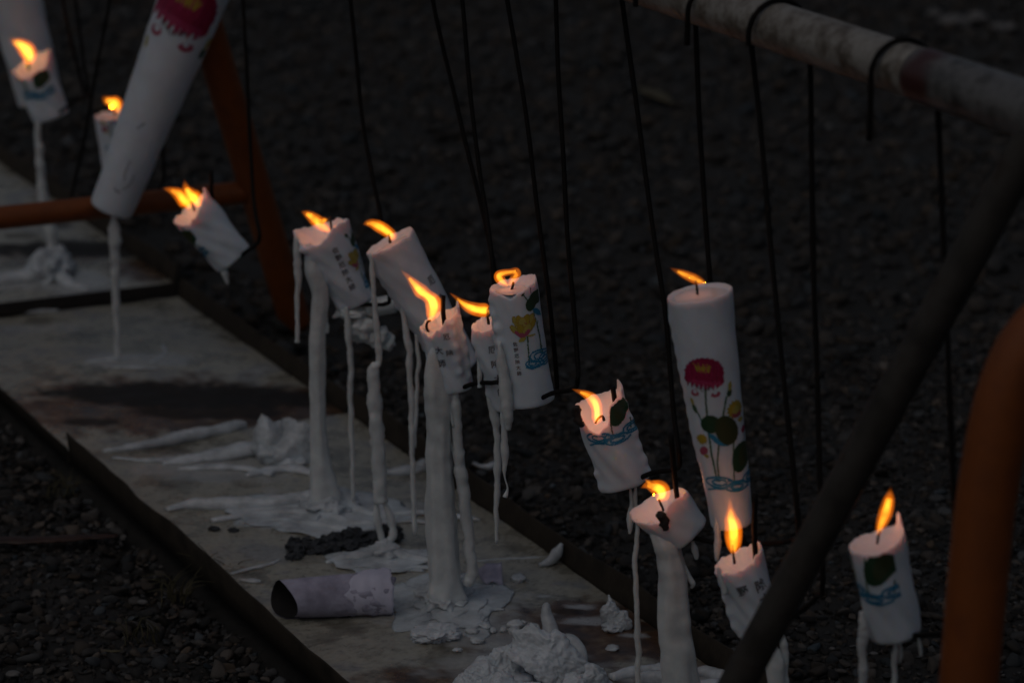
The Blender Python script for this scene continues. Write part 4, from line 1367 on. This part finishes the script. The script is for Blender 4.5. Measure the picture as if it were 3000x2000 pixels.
wax_thing("wax_lump", "twisted knot of wax on the rusty patch by the rim", [
    sheet(m_at(1800, 1836, 0.014), 0.013, 0.017, 0.5, 0.35, 1.0, 0.9, 131, 0.004, 0.003), sheet(m_at(1812, 1840, 0.010), 0.014, 0.014, -0.9, -0.5, 0.7, 0.8, 132, 0.004, 0.003),
    tube(smooth_path([m_at(1790, 1830, 0.016), m_at(1788, 1826, 0.026), m_at(1782, 1822, 0.034)], 8), np.linspace(0.005, 0.001, 17), 10, 0.3, 90, 5),
    g_blob(1798, 1842, 34, 30, 14, 99, 0.4, 2.2, 0.15, 4)], M_SPILT, None, "wax lump")
wax_thing("wax_curl", "slim upright curl of wax behind the crumbly heap", [
    tube(smooth_path([m_at(1618, 1890, 0.002), m_at(1612, 1880, 0.016), m_at(1602, 1875, 0.030), m_at(1600, 1870, 0.038), m_at(1608, 1868, 0.041)], 8), np.linspace(0.011, 0.0030, 33), 12, 0.2, 50, 6),
    tube(smooth_path([m_at(1585, 1890, 0.002), m_at(1580, 1882, 0.012), m_at(1574, 1878, 0.020)], 6), np.linspace(0.006, 0.0012, 13), 10, 0.2, 50, 6)], M_SPILT, None, "wax curl")
wax_thing("wax_curl", "crescent of wax resting against the inner face of the rim", [
    tube(smooth_path([m_at(1580, 1660, 0.002), m_at(1612, 1656, 0.006), m_at(1634, 1652, 0.016), m_at(1646, 1650, 0.026)], 8), np.array([0.003] * 3 + list(np.linspace(0.004, 0.0075, 12)) + list(np.linspace(0.0075, 0.002, 10))), 14, 0.1, 40, 7)], M_SPILT, None, "wax curl")
wax_thing("wax_curl", "small white crescent of wax by the far side rim behind the lettered candle", [
    g_tube([(1388, 1362, 7), (1412, 1374, 10), (1440, 1372, 11), (1458, 1352, 6)], seed=19, zsq=0.9, lift=0.8)], M_SPILT, None, "wax curl")
wax_thing("wax_run", "thin wax line running to the crescent at the rim", [g_tube([(1370, 1648, 4), (1450, 1640, 6), (1530, 1636, 6), (1600, 1632, 4)], seed=20)])
wax_thing("wax_lump", "small grey wax pebble beside the paper scrap", [g_blob(1518, 1700, 22, 24, 14, 100, 0.3)], M_SPILT, None, "wax lump")
wax_thing("wax_lump", "flat oval wax chip on the rust near the knot", [g_blob(1795, 1900, 20, 24, 8, 101, 0.25)], M_SPILT, None, "wax lump")
wax_thing("wax_run", "thin olive twig of wax pointing at the charcoal", [g_tube([(676, 1682, 6), (730, 1668, 9), (790, 1654, 9), (818, 1640, 4)], seed=21)])
wax_thing("wax_run", "stubby wax roll between the bent rim and the paper tube", [g_tube([(706, 1700, 8), (740, 1704, 13), (764, 1704, 9)], seed=22)])
Zf = 0.014
wax_thing("wax_puddle", "white splayed wax mound on the far tray below the burnt candle", [
    g_blob(150, 800, 64, 120, 46, 110, 0.45, 1.8, 0.15, 5, z=Zf), g_tube([(-60, 832, 26), (20, 826, 26), (100, 818, 30), (150, 808, 30)], seed=23, z=Zf, zsq=0.8),
    g_tube([(160, 810, 34), (200, 836, 22), (235, 846, 14), (262, 852, 6)], seed=24, z=Zf, zsq=0.8)])
wax_thing("wax_puddle", "faint wax splash where the big candle drips on the middle tray", [
    g_tube([(250, 1062, 6), (310, 1056, 14), (360, 1052, 18), (410, 1046, 8)], seed=25, zsq=0.35, z=-0.004), g_tube([(330, 1076, 6), (400, 1080, 12), (460, 1082, 6)], seed=26, zsq=0.35, z=-0.004),
    g_tube([(440, 1062, 5), (480, 1040, 8), (478, 1008, 4)], seed=27, zsq=0.35, z=-0.004)])
wax_thing("wax_run", "pale wax strip lying below the black end of the far tray", [g_tube([(58, 918, 5), (110, 914, 9), (172, 910, 5)], seed=28, z=-0.004)])

# clot of wax hanging behind the leaning candle
p = hang(1110, 900, 0.05)
mb = MB()
q0, q1 = at_y(1070, 905, p[1]), at_y(1162, 888, p[1])
mb.add(*tube(straight(q0, q1, 14), np.concatenate([[0.006], np.full(12, px2m(27, p)), [0.008]]), 20, 0.08, 60, 2))
for (x, y, rx, rz, sd) in ((1035, 915, 44, 20, 1), (1060, 958, 48, 44, 2), (1105, 985, 36, 34, 3), (1136, 1000, 22, 26, 4)):
    c = at_y(x, y, p[1]); mb.add(*blob(c, (px2m(rx, c), px2m(rx * 0.8, c), px2m(rz, c)), 120 + sd, 0.35, 1.7, 0.12, 4))
mb.add(*tube(smooth_path([at_y(975, 930, p[1]), at_y(1000, 918, p[1]), at_y(1040, 915, p[1])], 6), np.linspace(0.002, 0.008, 13), 10, 0.2, 60))
tag(build("wax_clot", mb, M_DRIP), "pale broken candle end and wax clot caught behind the leaning candle", "wax clot")

# charcoal
ch = MB()
for i in range(150):
    t = RND.random()
    x = 850 + 320 * t; y = 1625 - 50 * t + RND.uniform(-26, 16)
    r = RND.uniform(7, 19) * (1 - 0.5 * max(0, t - 0.6))
    ch.add(*g_blob(x, y, r * RND.uniform(0.7, 1.5), r * 1.2, r * RND.uniform(0.5, 1.1), 200 + i, 0.9, 1.7, 0.35, 2, RND.uniform(0, 3), up=RND.uniform(0.3, 1.5)))
tag(build("charcoal_heap", ch, M_CHAR, smooth=False), "low heap of black charcoal bits on the near tray", "charcoal")
for i, (x, y, r) in enumerate(((628, 1552, 13), (684, 1556, 11))):
    a = g_blob(x, y, r * 1.3, r, r * 0.7, 300 + i, 0.5, 1.9, 0.2, 3)
    mb = MB(); mb.add(*a)
    tag(build("charcoal_bit", mb, M_CHAR), ["round black charcoal bit lying alone near the long wax run", "flat charcoal sliver lying next to the round bit"][i], "charcoal", "loose charcoal bits")


# paper tube
def paper_tube():
    c0, c1 = gnd(800, 1812), gnd(1135, 1788)
    R0 = px2m(63, c0)
    root = thing("paper_tube", (c0 + c1) / 2, "crumpled sky-tinted paper tube lying on the near tray, black inside its open end", "paper tube")
    ax = c1 - c0; ax[2] = 0; L = np.linalg.norm(ax); ax /= L
    side = np.array([-ax[1], ax[0], 0])
    n, m = 64, 60

    def grid(off, mat_, name, close_end=False):
        v, f = [], []
        for i in range(m + 1):
            k = i / m
            crumple = np.clip((k - 0.52) / 0.25, 0, 1)
            for j in range(n):
                an = 2 * math.pi * j / n
                endw = 0.0
                ca_ = math.cos(an)
                if i == m:
                    endw = 0.006 * math.sin(3 * an + 1) + 0.004 * math.sin(7 * an)
                start = (0.012 * (1 - ca_) + 0.003 * math.sin(an * 2 + 0.6) + (0.010 if 4.0 < an < 4.4 else 0)) * (1 - k) ** 6
                r = R0 * (0.97 + 0.14 * k) - off
                ca, sa = math.cos(an), math.sin(an)
                q = np.array([ca, sa, k * 3])
                r += R0 * (0.07 * nz(q, 1.3, 2) * (0.4 + crumple) + (0.15 + crumple) * (0.17 * abs(nz(q, 2.6, 5)) - 0.12 * abs(nz(q, 4.3, 9)) + 0.06 * nz(q, 8, 7)))
                flat = 0.93 - 0.06 * crumple
                p = c0 + ax * (L * k + endw + start) + side * ca * r + np.array([0, 0, R0 * flat + sa * r * flat])
                p[2] = max(p[2], 0.0012 + off)
                v.append(p)
        for i in range(m):
            for j in range(n):
                k2 = (j + 1) % n
                f.append((i * n + j, i * n + k2, (i + 1) * n + k2, (i + 1) * n + j))
        if close_end:
            v.append(c0 + ax * L * 0.94 + np.array([0, 0, R0 * 0.9]))
            for j in range(n):
                f.append((m * n + j, m * n + (j + 1) % n, len(v) - 1))
        return link(name, v, f, mat_, root)

    grid(0.0, M_PAPER, "sleeve", True)
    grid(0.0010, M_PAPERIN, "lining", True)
    # loose torn flap on the far end
    v, f = [], []
    for i in range(15):
        for j in range(17):
            u_, w_ = i / 14, j / 16
            an = 0.2 + 2.7 * w_ + math.pi * 0.0
            an = math.pi * (1.15 + 0.75 * w_) if False else -0.9 + 2.9 * w_
            r = R0 * (1.02 + 0.10 * u_ + 0.09 * nz((u_ * 3, w_ * 3, 0), 1.4, 4) + 0.05 * abs(nz((u_ * 3, w_ * 3, 0), 3.4, 6)))
            k = 0.60 + 0.42 * u_ + (1 - u_) * (0.30 * abs(w_ - 0.45) + 0.10 * nz((w_ * 4, 0, 0), 1.5, 8)) + 0.03 * nz((w_ * 9, 0, 0), 1.5, 8)
            p = c0 + ax * L * k - side * math.cos(an) * r + np.array([0, 0, R0 * 0.92 + math.sin(an) * r])
            p[2] = max(p[2], 0.002)
            v.append(p)
    for i in range(14):
        for j in range(16):
            f.append((i * 17 + j, i * 17 + j + 1, (i + 1) * 17 + j + 1, (i + 1) * 17 + j))
    fl = link("torn_flap", v, f, M_PAPERLIGHT, root)
    sm = fl.modifiers.new("thickness", 'SOLIDIFY'); sm.thickness = 0.0008


paper_tube()


def paper_scrap():
    v, f = [], []
    A = [np.array(q) for q in (m_at(1398, 1690, 0.008), m_at(1425, 1716, 0.002), m_at(1474, 1714, 0.003), m_at(1470, 1690, 0.022))]
    n = 12
    for i in range(n + 1):
        for j in range(n + 1):
            a, b = i / n, j / n
            p = A[0] * (1 - a) * (1 - b) + A[1] * a * (1 - b) + A[2] * a * b + A[3] * (1 - a) * b
            p = p + np.array([0, -0.006 * math.sin(a * 3.1), 0.003 * math.sin(b * 5) + 0.002 * nz((a * 4, b * 4, 0), 1)])
            v.append(p)
    for i in range(n):
        for j in range(n):
            k = i * (n + 1) + j
            f.append((k, k + 1, k + n + 2, k + n + 1))
    o = link("paper_scrap", v, f, M_PAPER)
    m = o.modifiers.new("thickness", 'SOLIDIFY'); m.thickness = 0.0008
    tag(o, "folded sky-tinted paper scrap beside the thick front column", "paper scrap")


paper_scrap()

# ------------------------------------------------------------------ things lying on the gravel
mb = MB()
mb.add(*g_tube([(-80, 1588, 26), (60, 1590, 27), (160, 1586, 25), (260, 1578, 20), (345, 1572, 12)], seed=61, zsq=0.28, z=-0.012, lump=0.3, n=18))
tag(build("wood_strip", mb, M_SOIL), "brown strip of wood half buried in the gravel beside the bent rim", "wood strip")
mb = MB()
mb.add(*g_tube([(305, 1904, 4), (325, 1908, 9), (345, 1907, 8), (360, 1903, 2)], seed=62, zsq=0.25, z=-0.008, lump=0.1))
tag(build("dry_leaf", mb, M_LEAF), "slim dry tan leaf lying on the gravel below the bent rim", "leaf")
mb = MB()
mb.add(*g_tube([(1868, 258, 6), (1900, 275, 26), (1940, 292, 24), (1968, 305, 6)], seed=63, zsq=0.2, z=-0.005, lump=0.1))
tag(build("dry_leaf", mb, M_LEAF), "broad olive leaf on the gravel far behind the wires", "leaf")
mb = MB()
mb.add(*g_tube([(1278, 402, 9), (1340, 394, 13), (1400, 384, 11), (1430, 376, 6)], seed=64, zsq=0.8, z=-0.006, lump=0.3))
tag(build("twig", mb, M_TWIG), "dark twig on the gravel behind the two converging wires", "twig")
for i, (x, y, rx, rz, lab) in enumerate(((2790, 70, 46, 16, "broad pale stone on the gravel beyond the rail, largest of the pale group"), (2860, 58, 34, 14, "pale stone in the middle of the pale group beyond the rail"), (2940, 84, 40, 12, "pale flat stone at the outer end of the pale group beyond the rail"), (2736, 46, 24, 12, "small pale stone closest to the rail in the pale group"))):
    mb = MB(); mb.add(*g_blob(x, y, rx, rx * 0.9, rz, 400 + i, 0.35, 1.6, 0.12, 3, z=-0.015))
    tag(build("pale_stone", mb, M_PALE), lab, "stone", "pale stones beyond the rail")
for i, (x, y, r, lab) in enumerate(((418, 1765, 11, "white pebble on the gravel halfway along the bent rim"), (38, 1975, 15, "pale pebble at the bottom corner of the gravel"), (2560, 1915, 8, "white wax flake on the gravel under the last candle"), (2438, 1900, 7, "tiny white flake on the gravel next to the dark leg"), (700, 1738, 20, "pale flat stone touching the bent rim"))):
    mb = MB(); mb.add(*g_blob(x, y, r * 1.4, r, r * 0.6, 420 + i, 0.35, 1.6, 0.12, 3, z=-0.012))
    tag(build("pebble", mb, M_PALE), lab, "pebble", "pale pebbles on the gravel")


def tuft(x, y, n, hgt, seed, label):
    r = random.Random(seed)
    mb = MB()
    p = gnd(x, y, -0.02)
    for i in range(n):
        a = r.uniform(0, 6.28); ln = hgt * r.uniform(0.5, 1.1); out = r.uniform(0.3, 1.0)
        b0 = p + np.array([r.uniform(-0.02, 0.02), r.uniform(-0.02, 0.02), 0])
        d = np.array([math.cos(a), math.sin(a), 0])
        pts = [b0, b0 + d * ln * out * 0.35 + [0, 0, ln * 0.5], b0 + d * ln * out + [0, 0, ln * r.uniform(0.4, 0.8)]]
        sp = smooth_path(pts, 5)
        mb.add(*tube(sp, np.linspace(0.0010, 0.0003, len(sp)), 4))
    tag(build("dry_grass", mb, M_GRASS), label, "grass tuft", "dry grass tufts beside the tray")


tuft(520, 1760, 26, 0.05, 1, "thin dry grass tuft leaning on the bent rim opposite the paper tube")
tuft(640, 1700, 14, 0.045, 2, "few dry grass blades poking over the bent rim by the olive wax twig")
tuft(420, 1880, 16, 0.04, 3, "small dry grass tuft on the gravel beside the slim leaf")
tuft(180, 1450, 18, 0.05, 4, "dark dry grass tuft on the gravel next to the middle tray's corner")
